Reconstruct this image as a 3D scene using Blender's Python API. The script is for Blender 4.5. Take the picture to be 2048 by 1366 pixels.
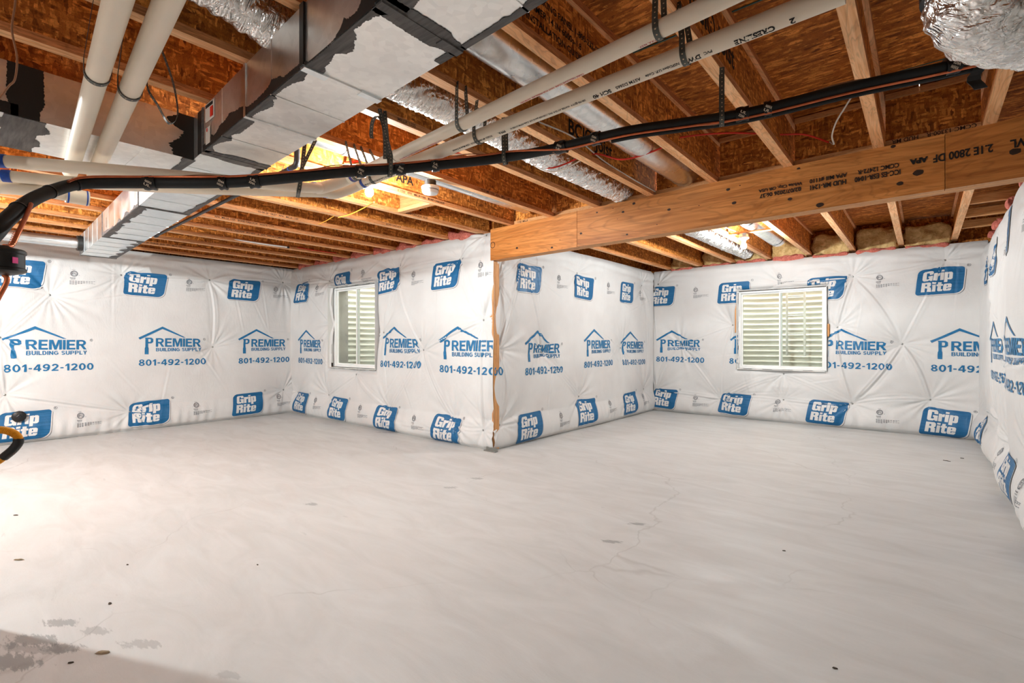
import bpy, bmesh, math, random
import numpy as np
from mathutils import Vector, Matrix
random.seed(7); RNG = np.random.default_rng(7)
for o in list(bpy.data.objects): bpy.data.objects.remove(o)
SC = bpy.context.scene; COL = SC.collection
PI = math.pi

# ---------------------------------------------------------------- camera
F, SN, CH = 988.0, 0.640, 1.21
CS = math.sqrt(1 - SN * SN)
cd = bpy.data.cameras.new('camera'); cam = bpy.data.objects.new('camera', cd); COL.objects.link(cam)
cd.sensor_width = 36; cd.lens = F / 2048 * 36; cd.clip_start = .05
cam.location = (0, 0, CH); cam.rotation_euler = (PI / 2, 0, math.asin(SN)); SC.camera = cam
# ---------------------------------------------------------------- world, exposure
w = bpy.data.worlds.new('world'); SC.world = w; w.use_nodes = True
bg = w.node_tree.nodes['Background']; bg.inputs[0].default_value = (1, .99, .96, 1); bg.inputs[1].default_value = 10.0
SC.view_settings.view_transform = 'Standard'; SC.view_settings.look = 'None'
SC.view_settings.exposure = 0.15; SC.view_settings.gamma = 1; SC.view_settings.use_curve_mapping = False
LAMP_E = {'bulb_soft': 2350.0, 'bulb_far': 2700.0, 'bulb_strong': 8600.0, 'bulb_fill': 1900.0}        # radiance of the lit bulbs

# measuring helper: the world point that the surveyed photograph shows at (px, py) on the plane axis = val
def at(px, py, ax, val):
    a = (px - 1024) / F; b = (683 - py) / F
    d = (-SN + CS * a, CS + SN * a, b); i = 'xyz'.index(ax); o = (0, 0, CH)
    t = (val - o[i]) / d[i]
    return Vector([o[k] + t * d[k] for k in range(3)])
def atz(px, py, Z):          # at a distance Z ahead of the viewpoint
    a = (px - 1024) / F; b = (683 - py) / F
    return Vector(((-SN + CS * a) * Z, (CS + SN * a) * Z, CH + b * Z))

# ---------------------------------------------------------------- materials
MATS = {}
class NT:
    def __init__(s, name, rough=.6, metal=0, spec=.4):
        s.m = bpy.data.materials.new(name); s.m.use_nodes = True; s.t = s.m.node_tree
        s.b = s.t.nodes['Principled BSDF']; s.b.inputs['Roughness'].default_value = rough
        s.b.inputs['Metallic'].default_value = metal; s.b.inputs['Specular IOR Level'].default_value = spec
        MATS[name] = s.m
    def n(s, ty, **kw):
        x = s.t.nodes.new(ty)
        for k, v in kw.items():
            if k in x.inputs: s.put(x.inputs[k], v)
            else: setattr(x, k, v)
        return x
    def put(s, sock, v):
        if hasattr(v, 'is_output'): s.t.links.new(v, sock)
        else:
            if isinstance(v, tuple) and len(v) == 3 and sock.type == 'RGBA': v = v + (1,)
            sock.default_value = v
    def coord(s, kind='Object', scale=(1, 1, 1), rot=(0, 0, 0), rnd=False):
        v = s.n('ShaderNodeTexCoord').outputs[kind]
        if rnd:
            oi = s.n('ShaderNodeObjectInfo'); mu = s.n('ShaderNodeMath', operation='MULTIPLY'); s.put(mu.inputs[0], oi.outputs['Random']); mu.inputs[1].default_value = 37
            ad = s.n('ShaderNodeVectorMath', operation='ADD'); s.put(ad.inputs[0], v); s.put(ad.inputs[1], mu.outputs[0]); v = ad.outputs[0]
        mp = s.n('ShaderNodeMapping'); s.put(mp.inputs['Vector'], v); mp.inputs['Scale'].default_value = scale; mp.inputs['Rotation'].default_value = rot
        return mp.outputs[0]
    def noise(s, vec, scale, detail=3, rough=.55, dist=0):
        x = s.n('ShaderNodeTexNoise', Scale=scale, Detail=detail, Roughness=rough, Distortion=dist); s.put(x.inputs['Vector'], vec); return x.outputs['Fac']
    def vor(s, vec, scale, feature='F1', out='Distance'):
        x = s.n('ShaderNodeTexVoronoi', feature=feature, Scale=scale); s.put(x.inputs['Vector'], vec); return x.outputs[out]
    def ramp(s, fac, stops):
        x = s.n('ShaderNodeValToRGB'); s.put(x.inputs[0], fac); e = x.color_ramp.elements
        while len(e) > 1: e.remove(e[-1])
        for i, (p, c) in enumerate(stops):
            q = e[0] if i == 0 else e.new(p)
            q.position = p; q.color = (c if isinstance(c, tuple) else (c, c, c)) + (1,)
        return x.outputs[0]
    def mix(s, f, a, b, mode='MIX'):
        x = s.n('ShaderNodeMix', data_type='RGBA', blend_type=mode); s.put(x.inputs[0], f); s.put(x.inputs[6], a); s.put(x.inputs[7], b); return x.outputs[2]
    def math(s, op, a, b=0.0):
        x = s.n('ShaderNodeMath', operation=op); s.put(x.inputs[0], a); s.put(x.inputs[1], b); return x.outputs[0]
    def xyz(s, v): return s.n('ShaderNodeSeparateXYZ', Vector=v).outputs
    def col(s, c): s.put(s.b.inputs['Base Color'], c)
    def rgh(s, c): s.put(s.b.inputs['Roughness'], c)
    def bump(s, h, st=.3, d=.01, nrm=None):
        x = s.n('ShaderNodeBump', Strength=st, Distance=d); s.put(x.inputs['Height'], h)
        if nrm is not None: s.put(x.inputs['Normal'], nrm)
        s.put(s.b.inputs['Normal'], x.outputs[0]); return x.outputs[0]
def L(r, g, b):   # sRGB 0-255 to linear
    return tuple(((c / 255 + .055) / 1.055) ** 2.4 if c > 10 else c / 255 / 12.92 for c in (r, g, b))
def plain(name, rgb, rough=.6, metal=0, spec=.4, var=.12, sc=8):
    n = NT(name, rough, metal, spec); c = L(*rgb); v = n.coord()
    n.col(n.mix(n.ramp(n.noise(v, sc, 4), [(.3, 0.), (.7, 1.)]), tuple(x * (1 - var) for x in c), tuple(min(1, x * (1 + var)) for x in c))); return n

def mat_osb(name, stretch, tone, rots=((.5, 0, 0), (-.65, 0, 0))):
    n = NT(name, .75, spec=.25)
    v = n.coord(rnd=True)
    w1 = n.noise(v, 3, 2); 
    def layer(rot, sc, seed):
        mp = n.n('ShaderNodeMapping'); n.put(mp.inputs['Vector'], v); mp.inputs['Rotation'].default_value = rot; mp.inputs['Scale'].default_value = sc; mp.inputs['Location'].default_value = (seed, seed * 1.7, seed * .3)
        dn = n.n('ShaderNodeTexNoise', Scale=1.3, Detail=2); n.put(dn.inputs['Vector'], mp.outputs[0])
        m2 = n.n('ShaderNodeVectorMath', operation='MULTIPLY_ADD'); n.put(m2.inputs[0], dn.outputs['Color']); m2.inputs[1].default_value = (.9, .9, .9); n.put(m2.inputs[2], mp.outputs[0])
        x = n.n('ShaderNodeTexVoronoi', feature='F1', Scale=1.0); n.put(x.inputs['Vector'], m2.outputs[0])
        return n.xyz(x.outputs['Color'])[0], x.outputs['Distance']
    a, da = layer(rots[0], stretch[0], 3.1); b, db = layer(rots[1], stretch[1], 9.4)
    sel = n.ramp(n.noise(v, 20, 3), [(.40, 0.), (.60, 1.)])
    f = n.mix(sel, a, b)
    dk, md, lt = [tuple(x * t for x, t in zip(c, tone)) for c in (L(96, 56, 20), L(150, 96, 42), L(196, 142, 78))]
    c = n.ramp(f, [(.0, dk), (.25, tuple(x * .8 for x in md)), (.55, md), (.9, lt), (1., tuple(x * 1.12 for x in lt))])
    big = n.ramp(w1, [(.3, .78), (.7, 1.08)])
    c = n.mix(1.0, c, big, 'MULTIPLY')
    fine = n.noise(n.coord(scale=(1, 1, 1)), 160, 3)
    c = n.mix(.5, c, n.ramp(fine, [(.35, .6), (.6, 1.1)]), 'MULTIPLY')
    sp = n.ramp(n.noise(n.coord(scale=(1, 1, 1), rnd=True), 55, 2, .5, 1.), [(.27, .35), (.33, 1.)])
    c = n.mix(sp, tuple(x * .25 for x in dk), c)
    n.col(c); n.bump(n.math('ADD', f, fine), .25, .004); return n
mat_osb('osb_web', ((60, 17, 70), (60, 80, 22)), (1.75, 1.45, 1.06))
mat_osb('osb_web_pale', ((60, 17, 70), (60, 80, 22)), (1.3, 1.2, 1.1))
mat_osb('osb_block', ((17, 60, 70), (80, 60, 22)), (1.75, 1.45, 1.06), ((0, .5, 0), (0, -.65, 0)))
def mat_deck():
    n = mat_osb('osb_deck', ((9, 52, 20), (12, 44, 20)), (1.6, 1.24, .86), ((.1, .2, .22), (.1, -.2, -.25)))
    return n
mat_deck()

def mat_wood(name, ax, base, dark, rough=.6, gsc=1.0, knot=0):
    n = NT(name, rough, spec=.3)
    sc = [38 * gsc] * 3; sc[ax] = 2.2 * gsc
    v = n.coord(scale=tuple(sc), rnd=True)
    g = n.noise(v, 1.0, 5, .6, 1.4)
    sc2 = [7 * gsc] * 3; sc2[ax] = 1.1 * gsc
    g2 = n.noise(n.coord(scale=tuple(sc2), rnd=True), 1.0, 3, .5, 2.2)
    wv = n.math('FRACT', n.math('MULTIPLY', g2, 9.0))
    ring = n.ramp(wv, [(.0, .55), (.25, 1.), (.8, 1.), (1., .6)])
    c = n.mix(n.ramp(g, [(.35, 0.), (.68, 1.)]), L(*dark), L(*base))
    c = n.mix(.55, c, ring, 'MULTIPLY')
    big = n.noise(n.coord(rnd=True), 1.6, 2); c = n.mix(1., c, n.ramp(big, [(.3, .86), (.7, 1.1)]), 'MULTIPLY')
    n.col(c); n.bump(g, .15, .003); return n
mat_wood('flange', 1, (255, 204, 152), (230, 160, 104))
mat_wood('lvl', 0, (220, 146, 78), (176, 106, 46), .5, .55)
mat_wood('lvl_dark', 0, (206, 132, 66), (164, 96, 40), .5, .55)
mat_wood('lvl_edge', 0, (226, 170, 116), (196, 136, 82), .6, 2.2)
mat_wood('lumber', 2, (226, 170, 112), (190, 128, 74))
mat_wood('lumber_x', 0, (226, 170, 112), (190, 128, 74))
def mat_lam(name):     # flange side of laminated veneer: fine lines along the length
    return mat_wood(name, 1, (226, 154, 98), (172, 108, 62), .6, 2.4)
mat_lam('flange_side')

def mat_galv(name, base, rough, var):
    n = NT(name, rough, 1.0)
    v = n.coord()
    sp = n.vor(v, 34, out='Color'); s1 = n.xyz(sp)[0]
    cl = n.noise(v, 3.2, 4)
    c = n.mix(n.ramp(cl, [(.3, 0.), (.7, 1.)]), tuple(x * .82 for x in base), base)
    c = n.mix(.18 * var, c, n.ramp(s1, [(0., .6), (1., 1.15)]), 'MULTIPLY')
    n.col(c); n.rgh(n.ramp(cl, [(.25, rough * .75), (.8, rough * 1.35)]))
    n.bump(n.noise(v, 2.6, 2), .12, .03); return n
mat_galv('galvanised', (.92, .91, .88), .36, 1.)
mat_galv('galvanised_round', (.84, .85, .84), .27, 1.6)
mat_galv('galv_bright', (.88, .93, .94), .34, .7)
def mat_foil(name, rib):
    n = NT(name, .25, 1.0); v = n.coord()
    n.col(n.mix(n.noise(v, 9, 3), (.86, .85, .83), (.97, .96, .95)))
    cr = n.noise(n.coord(scale=(9, 38, 9)), 1., 2, .5, 2.); cr2 = n.noise(v, 16, 2, .5, 1.5)
    n.rgh(n.ramp(cr2, [(.3, .16), (.7, .38)]))
    n.bump(n.math('ADD', cr, n.math('MULTIPLY', cr2, .8)), 0.6, .03); return n
mat_foil('foil', 1)
def mat_mastic():
    n = NT('mastic', .62, spec=.3); v = n.coord(scale=(6, 60, 60))
    f = n.noise(v, 1., 3); n.col(n.ramp(f, [(.3, L(66, 63, 62)), (.7, L(104, 100, 98))])); n.bump(f, .5, .004)
mat_mastic()
plain('mastic_dark', (30, 28, 26), .5)  # mastic again, near-black: the shade of the dark duct side is in its colour
plain('pvc', (226, 212, 192), .38, var=.05, sc=3)
plain('white_plastic', (228, 226, 220), .4, var=.03)
plain('vinyl', (238, 238, 236), .35, var=.02)
plain('purple_primer', (60, 56, 130), .5, var=.3, sc=40)
plain('blue_cement', (22, 70, 160), .5, var=.3, sc=40)
plain('black_foam', (17, 18, 18), .62, var=.3, sc=30)
plain('black_tape', (14, 13, 13), .28, var=.2)
plain('black_metal', (24, 23, 22), .42, var=.2)
plain('black_iron', (38, 37, 38), .45, metal=.3)
plain('tape_print', (206, 190, 170), .5)
plain('red_cable', (205, 44, 24), .5)
plain('white_cable', (226, 220, 208), .5)
plain('yellow_cable', (190, 130, 36), .5)
plain('yellow_hose', (222, 150, 20), .5)
plain('brown_wire', (150, 104, 74), .5)
plain('pink_label', (235, 20, 130), .5)
plain('label_white', (222, 216, 206), .5)
plain('label_red', (226, 50, 30), .5)
plain('ink_black', (26, 20, 15), .7)
plain('ink_brown', (70, 48, 30), .7, var=.5, sc=40)
plain('ink_grey', (70, 74, 84), .7)
plain('ink_red', (190, 50, 60), .7)
plain('knot', (52, 32, 18), .6)
plain('steel_dull', (150, 150, 146), .4, metal=.9)
plain('chip_tan', (150, 136, 112), .8)
plain('chip_dark', (70, 58, 46), .8)
plain('gravel', (140, 138, 130), .9, var=.4, sc=50)
plain('dark_pane', (60, 64, 66), .2)
def simple_copper():
    n = NT('copper', .34, .85); n.col(n.mix(n.noise(n.coord(), 20, 3), L(170, 88, 56), L(216, 124, 84)))
simple_copper()
def mat_strap():
    n = NT('strap', .5, .35); uv = n.n('ShaderNodeUVMap').outputs[0]; x = n.xyz(uv)
    fu = n.math('SUBTRACT', n.math('FRACT', n.math('DIVIDE', x[0], .019)), .5); fv = n.math('SUBTRACT', x[1], .5)
    d = n.math('SQRT', n.math('ADD', n.math('MULTIPLY', fu, fu), n.math('MULTIPLY', fv, fv)))
    dot = n.math('LESS_THAN', d, .13)
    n.col(n.mix(dot, n.ramp(n.noise(n.coord(), 18, 3), [(.3, L(58, 58, 54)), (.7, L(92, 92, 86))]), L(196, 170, 140)))
mat_strap()
def mat_blanket():
    n = NT('blanket', .48, spec=.35); v = n.coord()
    c = n.mix(n.ramp(n.noise(v, 1.7, 3), [(.35, 0.), (.7, 1.)]), L(208, 206, 204), L(219, 218, 216))
    c = n.mix(n.ramp(n.noise(n.coord(scale=(1, 1, 1.3)), .9, 2), [(.60, 0.), (.8, .3)]), c, L(216, 206, 202))
    n.col(c)
    def weave(ax):
        x = n.xyz(n.coord(scale=(1, 1, 1)))
        nn = [160, 160, 6] if ax else [5, 5, 190]
        return n.noise(n.coord(scale=tuple(nn)), 1., 2)
    h = n.math('ADD', weave(0), weave(1))
    b1 = n.bump(h, .22, .0025)
    cr = n.noise(n.coord(scale=(9, 9, 4)), 1., 5, .65, 2.5)
    n.bump(cr, .30, .012, b1)
    n.b.inputs['Subsurface Weight'].default_value = 0
mat_blanket()
plain('print_white', (217, 215, 212), .48, var=.02)
def mat_blue(name, c):
    n = NT(name, .45); v = n.coord(scale=(3, 3, 140)); f = n.noise(v, 1., 3)
    n.col(n.mix(n.ramp(f, [(.35, 0.), (.75, 1.)]), L(*c), tuple(min(1, x * 1.4 + .02) for x in L(*c)))); n.bump(n.noise(n.coord(scale=(9, 9, 4)), 1., 5, .65, 2.5), .3, .012)
mat_blue('print_blue', (0, 86, 132)); mat_blue('print_blue_text', (0, 96, 142))
def mat_floor():
    n = NT('concrete_floor', .55, spec=.35); v = n.coord()
    a = n.noise(v, .55, 4, .6, .6); b = n.noise(n.coord(scale=(1, 3.2, 1), rot=(0, 0, .5)), 1.6, 5, .62, 1.)
    c = n.mix(n.ramp(b, [(.33, 0.), (.68, 1.)]), L(197, 196, 193), L(208, 208, 206))
    c = n.mix(n.ramp(a, [(.54, 0.), (.74, .4)]), c, L(201, 195, 190))
    gz = n.ramp(n.noise(n.coord(scale=(1, 2.5, 1), rot=(0, 0, -.3)), 2.3, 6, .7), [(.60, 0.), (.80, .4)]); c = n.mix(gz, c, L(190, 187, 183))
    # hairline cracks
    wv = n.n('ShaderNodeTexNoise', Scale=1.4, Detail=4); n.put(wv.inputs['Vector'], v)
    ma = n.n('ShaderNodeVectorMath', operation='MULTIPLY_ADD'); n.put(ma.inputs[0], wv.outputs['Color']); ma.inputs[1].default_value = (.7, .7, 0); n.put(ma.inputs[2], v)
    e = n.vor(ma.outputs[0], .55, 'DISTANCE_TO_EDGE'); mask = n.ramp(n.noise(v, .9, 2), [(.46, 0.), (.56, 1.)])
    cr = n.math('MULTIPLY', n.ramp(e, [(.0, 1.), (.004, .0)]), mask)
    c = n.mix(n.math('MULTIPLY', cr, .28), c, L(140, 132, 124))
    # damp / dirt spots
    sp = n.noise(n.coord(scale=(1, 3, 1), rot=(0, 0, .6)), 3.4, 4, .55, .4); c = n.mix(n.ramp(sp, [(.72, 0.), (.75, .25)]), c, L(150, 150, 148))
    x = n.xyz(v)
    def stain(cx, cy, rx, ry, rot, st):
        nonlocal c
        dx = n.math('SUBTRACT', x[0], cx); dy = n.math('SUBTRACT', x[1], cy); co, si = math.cos(rot), math.sin(rot)
        u = n.math('DIVIDE', n.math('ADD', n.math('MULTIPLY', dx, co), n.math('MULTIPLY', dy, si)), rx)
        q = n.math('DIVIDE', n.math('SUBTRACT', n.math('MULTIPLY', dy, co), n.math('MULTIPLY', dx, si)), ry)
        d = n.math('SQRT', n.math('ADD', n.math('MULTIPLY', u, u), n.math('MULTIPLY', q, q)))
        d = n.math('ADD', d, n.math('MULTIPLY', n.math('SUBTRACT', n.noise(n.coord(scale=(1, 4, 1), rot=(0, 0, -rot)), 11, 5, .7), .5), 3.4))
        c = n.mix(n.ramp(d, [(.7, st), (1.0, 0.)]), c, L(118, 120, 120))
    for px, py, rx, ry, st in ((62, 1282, .12, .045, .6), (22, 1325, .13, .05, .65), (125, 1245, .09, .03, .55), (190, 1262, .07, .03, .4), (125, 1297, .08, .03, .6), (285, 1288, .1, .03, .35), (1275, 1048, .06, .025, .6), (1222, 1083, .06, .025, .6), (623, 1008, .06, .03, .5), (900, 975, .06, .03, .45), (952, 957, .07, .03, .45), (455, 1350, .06, .02, .3), (790, 865, .3, .06, .35), (62, 1297, .2, .03, .4)):
        p = at(px, py, 'z', 0); stain(p.x, p.y, rx, ry, .55, st)
    n.col(c)
    fine = n.noise(n.coord(scale=(1, 2.6, 1), rot=(0, 0, .55)), 46, 5, .7); h = n.math('ADD', n.math('MULTIPLY', fine, .6), b)
    h = n.math('SUBTRACT', h, n.math('MULTIPLY', cr, .6))
    n.bump(h, .2, .008); n.rgh(n.ramp(b, [(.3, .62), (.7, .46)]))
mat_floor()
def mat_concrete():
    n = NT('concrete_wall', .85); v = n.coord(); n.col(n.ramp(n.noise(v, 3, 5), [(.3, L(150, 146, 140)), (.7, L(186, 182, 176))])); n.bump(n.noise(v, 60, 4), .4, .004)
mat_concrete()
def mat_corr():
    n = NT('corrugated_steel', .45, .2); v = n.coord()
    n.col(n.mix(n.noise(n.coord(scale=(2, 2, 9)), 1.5, 4), L(214, 212, 200), L(240, 239, 230))); n.bump(n.noise(v, 40, 3), .1, .003)
mat_corr()
def mat_foam(name, c1, c2, sc, d):
    n = NT(name, .8, spec=.25); v = n.coord(); f = n.noise(v, sc, 5, .65, .6); n.col(n.ramp(f, [(.3, L(*c1)), (.7, L(*c2))])); n.bump(f, .8, d)
mat_foam('spray_foam', (186, 146, 86), (238, 208, 148), 16, .03)
mat_foam('pink_fibre', (176, 84, 70), (232, 140, 122), 40, .03)
def mat_glass():
    n = NT('window_glass', .02, spec=.5); n.b.inputs['Transmission Weight'].default_value = 0
    t = n.n('ShaderNodeBsdfTransparent'); g = n.n('ShaderNodeBsdfGlossy', Roughness=.02); mx = n.n('ShaderNodeMixShader'); lw = n.n('ShaderNodeLayerWeight', Blend=.5); fr = n.math('ADD', n.math('MULTIPLY', n.math('POWER', lw.outputs['Facing'], 5.), .7), .04)
    t.inputs[0].default_value = (.90, .93, .91, 1)
    n.put(mx.inputs[0], fr); n.put(mx.inputs[1], t.outputs[0]); n.put(mx.inputs[2], g.outputs[0])
    n.put(n.t.nodes['Material Output'].inputs[0], mx.outputs[0])
mat_glass()
def mat_bulb(name):
    n = NT(name, .4); n.b.inputs['Emission Color'].default_value = (.935, .99, 1, 1); n.b.inputs['Emission Strength'].default_value = LAMP_E[name]
    n.col(n.mix(n.noise(n.coord(), 5, 1), (.9, .9, .88), (.95, .95, .93)))
for _b in LAMP_E: mat_bulb(_b)

# ---------------------------------------------------------------- mesh helpers
def mesh(name, V, Fc, mat, parent=None, smooth=False, loc=None, uv=None):
    me = bpy.data.meshes.new(name); V = [tuple(v) for v in V]
    o = bpy.data.objects.new(name, me)
    off = Vector((0, 0, 0))
    if parent is not None:
        off = world_loc(parent); o.parent = parent
    elif loc is not None:
        off = Vector(loc); o.location = off
    me.from_pydata([(v[0] - off.x, v[1] - off.y, v[2] - off.z) for v in V], [], [tuple(int(i) for i in f) for f in Fc])
    if uv is not None:
        l = me.uv_layers.new(); 
        for lp in me.loops: l.data[lp.index].uv = uv[lp.vertex_index]
    for m in ([mat] if isinstance(mat, str) else mat): me.materials.append(MATS[m])
    if smooth: me.polygons.foreach_set('use_smooth', [True] * len(me.polygons))
    me.update(); COL.objects.link(o); return o
def world_loc(o):
    v = Vector(o.location)
    while o.parent: o = o.parent; v = v + Vector(o.location)
    return v
def empty(name, loc, label=None, cat=None, group=None, kind=None):
    o = bpy.data.objects.new(name, None); o.location = loc; o.empty_display_size = .1; COL.objects.link(o); return tag(o, label, cat, group, kind)
def tag(o, label=None, cat=None, group=None, kind=None):
    if label: o['label'] = label
    if cat: o['category'] = cat
    if group: o['group'] = group
    if kind: o['kind'] = kind
    return o
class MB:
    def __init__(s): s.V = []; s.F = []
    def add(s, V, Fc):
        b = len(s.V); s.V += [tuple(v) for v in V]; s.F += [tuple(b + i for i in f) for f in Fc]; return s
    def box(s, x0, x1, y0, y1, z0, z1, ch=0):
        if ch <= 0:
            V = [(x, y, z) for z in (z0, z1) for y in (y0, y1) for x in (x0, x1)]
            return s.add(V, [(0, 2, 3, 1), (4, 5, 7, 6), (0, 1, 5, 4), (2, 6, 7, 3), (0, 4, 6, 2), (1, 3, 7, 5)])
        bm = bmesh.new(); bmesh.ops.create_cube(bm, size=1)
        for v in bm.verts: v.co = Vector(((x0 + x1) / 2 + v.co.x * (x1 - x0), (y0 + y1) / 2 + v.co.y * (y1 - y0), (z0 + z1) / 2 + v.co.z * (z1 - z0)))
        bmesh.ops.bevel(bm, geom=bm.edges[:], offset=ch, segments=1, affect='EDGES'); bm.verts.index_update()
        r = s.add([v.co[:] for v in bm.verts], [[v.index for v in f.verts] for f in bm.faces]); bm.free(); return r
    def obox(s, c, ax, ay, az):      # oriented box: centre and three half-axes
        c, ax, ay, az = map(Vector, (c, ax, ay, az)); V = [c + ax * i + ay * j + az * k for k in (-1, 1) for j in (-1, 1) for i in (-1, 1)]
        return s.add(V, [(0, 2, 3, 1), (4, 5, 7, 6), (0, 1, 5, 4), (2, 6, 7, 3), (0, 4, 6, 2), (1, 3, 7, 5)])
    def tube(s, pts, r, n=12, cap=True):
        pts = [Vector(p) for p in pts]; N = len(pts); rings = []
        t0 = (pts[1] - pts[0]).normalized(); up = Vector((0, 0, 1)) if abs(t0.z) < .9 else Vector((1, 0, 0)); u = t0.cross(up).normalized()
        base = len(s.V)
        for i, p in enumerate(pts):
            t = (pts[min(i + 1, N - 1)] - pts[max(i - 1, 0)]).normalized(); u = (u - t * u.dot(t)).normalized(); v = t.cross(u)
            for k in range(n):
                a = 2 * PI * k / n; rr = r(i / (N - 1), a) if callable(r) else r
                s.V.append(tuple(p + (u * math.cos(a) + v * math.sin(a)) * rr))
        for i in range(N - 1):
            for k in range(n):
                a, b = base + i * n + k, base + i * n + (k + 1) % n; s.F.append((a, b, b + n, a + n))
        if cap:
            s.F.append(tuple(base + k for k in reversed(range(n)))); s.F.append(tuple(base + (N - 1) * n + k for k in range(n)))
        return s
    def lathe(s, prof, c, n=24, axis='z'):
        base = len(s.V)
        for r, h in prof:
            for k in range(n):
                a = 2 * PI * k / n; q = (r * math.cos(a), r * math.sin(a), h)
                if axis == 'x': q = (q[2], q[0], q[1])
                if axis == 'y': q = (q[0], q[2], q[1])
                s.V.append((c[0] + q[0], c[1] + q[1], c[2] + q[2]))
        for i in range(len(prof) - 1):
            for k in range(n):
                a, b = base + i * n + k, base + i * n + (k + 1) % n; s.F.append((a, b, b + n, a + n))
        s.F.append(tuple(base + k for k in range(n))); s.F.append(tuple(base + (len(prof) - 1) * n + k for k in range(n)))
        return s
    def build(s, name, mat, parent=None, smooth=False, loc=None):
        o = mesh(name, s.V, s.F, mat, parent, smooth, loc)
        if smooth: o.data.set_sharp_from_angle(angle=math.radians(40))
        return o
def spline(P, n=8):
    P = [Vector(p) for p in P]; out = []
    for i in range(len(P) - 1):
        a, b, c, d = P[max(i - 1, 0)], P[i], P[i + 1], P[min(i + 2, len(P) - 1)]
        for k in range(n):
            t = k / n; out.append(.5 * ((2 * b) + (c - a) * t + (2 * a - 5 * b + 4 * c - d) * t * t + (3 * b - a - 3 * c + d) * t ** 3))
    out.append(P[-1]); return out
def ribbon(pts, wdir, width, th=.0018):
    pts = [Vector(p) for p in pts]; wd = Vector(wdir).normalized() * width / 2; V = []; UV = []; d = 0; N = len(pts)
    for i, p in enumerate(pts):
        if i: d += (p - pts[i - 1]).length
        t = (pts[min(i + 1, N - 1)] - pts[max(i - 1, 0)]).normalized(); nn = t.cross(wd).normalized() * th / 2
        V += [p + wd + nn, p - wd + nn, p - wd - nn, p + wd - nn]; UV += [(d, 0), (d, 1), (d, 1), (d, 0)]
    Fc = []
    for i in range(N - 1):
        a = 4 * i
        for k in range(4): Fc.append((a + k, a + (k + 1) % 4, a + 4 + (k + 1) % 4, a + 4 + k))
    Fc += [(3, 2, 1, 0), (4 * N - 4, 4 * N - 3, 4 * N - 2, 4 * N - 1)]
    return V, Fc, UV
def strap(label, pts, wdir, width=.02, parent=None, name='hanger_strap'):
    V, Fc, UV = ribbon(pts, wdir, width); p0 = pts[0]
    o = mesh(name, V, Fc, 'strap', parent, False, None if parent else p0, UV)
    if not parent: tag(o, label, 'strap', 'perforated metal hanger straps under the joists')
    return o

# ---------------------------------------------------------------- flat print (letters and marks as thin meshes)
_cache = {}
def cut(V, T, step):
    bm = bmesh.new(); vs = [bm.verts.new((v[0], v[1], 0)) for v in V]
    for t in T:
        try: bm.faces.new([vs[i] for i in t])
        except ValueError: pass
    xs = [v[0] for v in V]; ys = [v[1] for v in V]
    for k, (lo, hi) in enumerate(((min(xs), max(xs)), (min(ys), max(ys)))):
        q = math.ceil(lo / step) * step
        while q < hi:
            no = (1, 0, 0) if k == 0 else (0, 1, 0); co = (q, 0, 0) if k == 0 else (0, q, 0)
            bmesh.ops.bisect_plane(bm, geom=bm.verts[:] + bm.edges[:] + bm.faces[:], plane_co=co, plane_no=no, dist=1e-6); q += step
    bmesh.ops.triangulate(bm, faces=bm.faces[:]); bm.verts.index_update()
    r = (np.array([v.co[:2] for v in bm.verts]), [[v.index for v in f.verts] for f in bm.faces]); bm.free(); return r
def curve_mesh(cu):
    o = bpy.data.objects.new('tmp', cu); COL.objects.link(o); dg = bpy.context.evaluated_depsgraph_get(); dg.update()
    me = bpy.data.meshes.new_from_object(o.evaluated_get(dg)); V = [v.co[:2] for v in me.vertices]; T = [tuple(p.vertices) for p in me.polygons]
    bpy.data.objects.remove(o); bpy.data.curves.remove(cu); bpy.data.meshes.remove(me); return V, T
def text2d(txt, width=None, height=None, bold=.0, spacing=1., shear=0):
    key = (txt, bold, spacing, shear)
    if key not in _cache:
        cu = bpy.data.curves.new('t', 'FONT'); cu.body = txt; cu.size = 1; cu.offset = bold; cu.space_character = spacing; cu.shear = shear; cu.resolution_u = 3; cu.fill_mode = 'BOTH'
        _cache[key] = curve_mesh(cu)
    V, T = _cache[key]; V = np.array(V); lo, hi = V.min(0), V.max(0); V = V - lo
    sc = [1, 1]
    if width: sc[0] = width / (hi[0] - lo[0])
    if height: sc[1] = height / (hi[1] - lo[1])
    if not width: sc[0] = sc[1]
    if not height: sc[1] = sc[0]
    return V * np.array(sc), T
def loops2d(loops):
    cu = bpy.data.curves.new('l', 'CURVE'); cu.dimensions = '2D'; cu.fill_mode = 'BOTH'
    for lp in loops:
        sp = cu.splines.new('POLY'); sp.points.add(len(lp) - 1); sp.use_cyclic_u = True
        for p, q in zip(sp.points, lp): p.co = (q[0], q[1], 0, 1)
    return curve_mesh(cu)
def merge(parts):
    V = []; T = []
    for v, t in parts:
        b = len(V); V += [tuple(x) for x in v]; T += [tuple(i + b for i in f) for f in t]
    return V, T
def shift(vt, dx, dy): return [(x + dx, y + dy) for x, y in vt[0]], vt[1]
def roundrect(x0, y0, x1, y1, radii, n=6):
    out = []
    for (cx, cy, r, a0) in ((x1, y1, radii[0], 0), (x0, y1, radii[1], 90), (x0, y0, radii[2], 180), (x1, y0, radii[3], 270)):
        sx = -1 if cx == x1 else 1; sy = -1 if cy == y1 else 1
        for k in range(n + 1):
            a = math.radians(a0 + 90 * k / n); out.append((cx + sx * r + r * math.cos(a), cy + sy * r + r * math.sin(a)))
    return out
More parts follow.
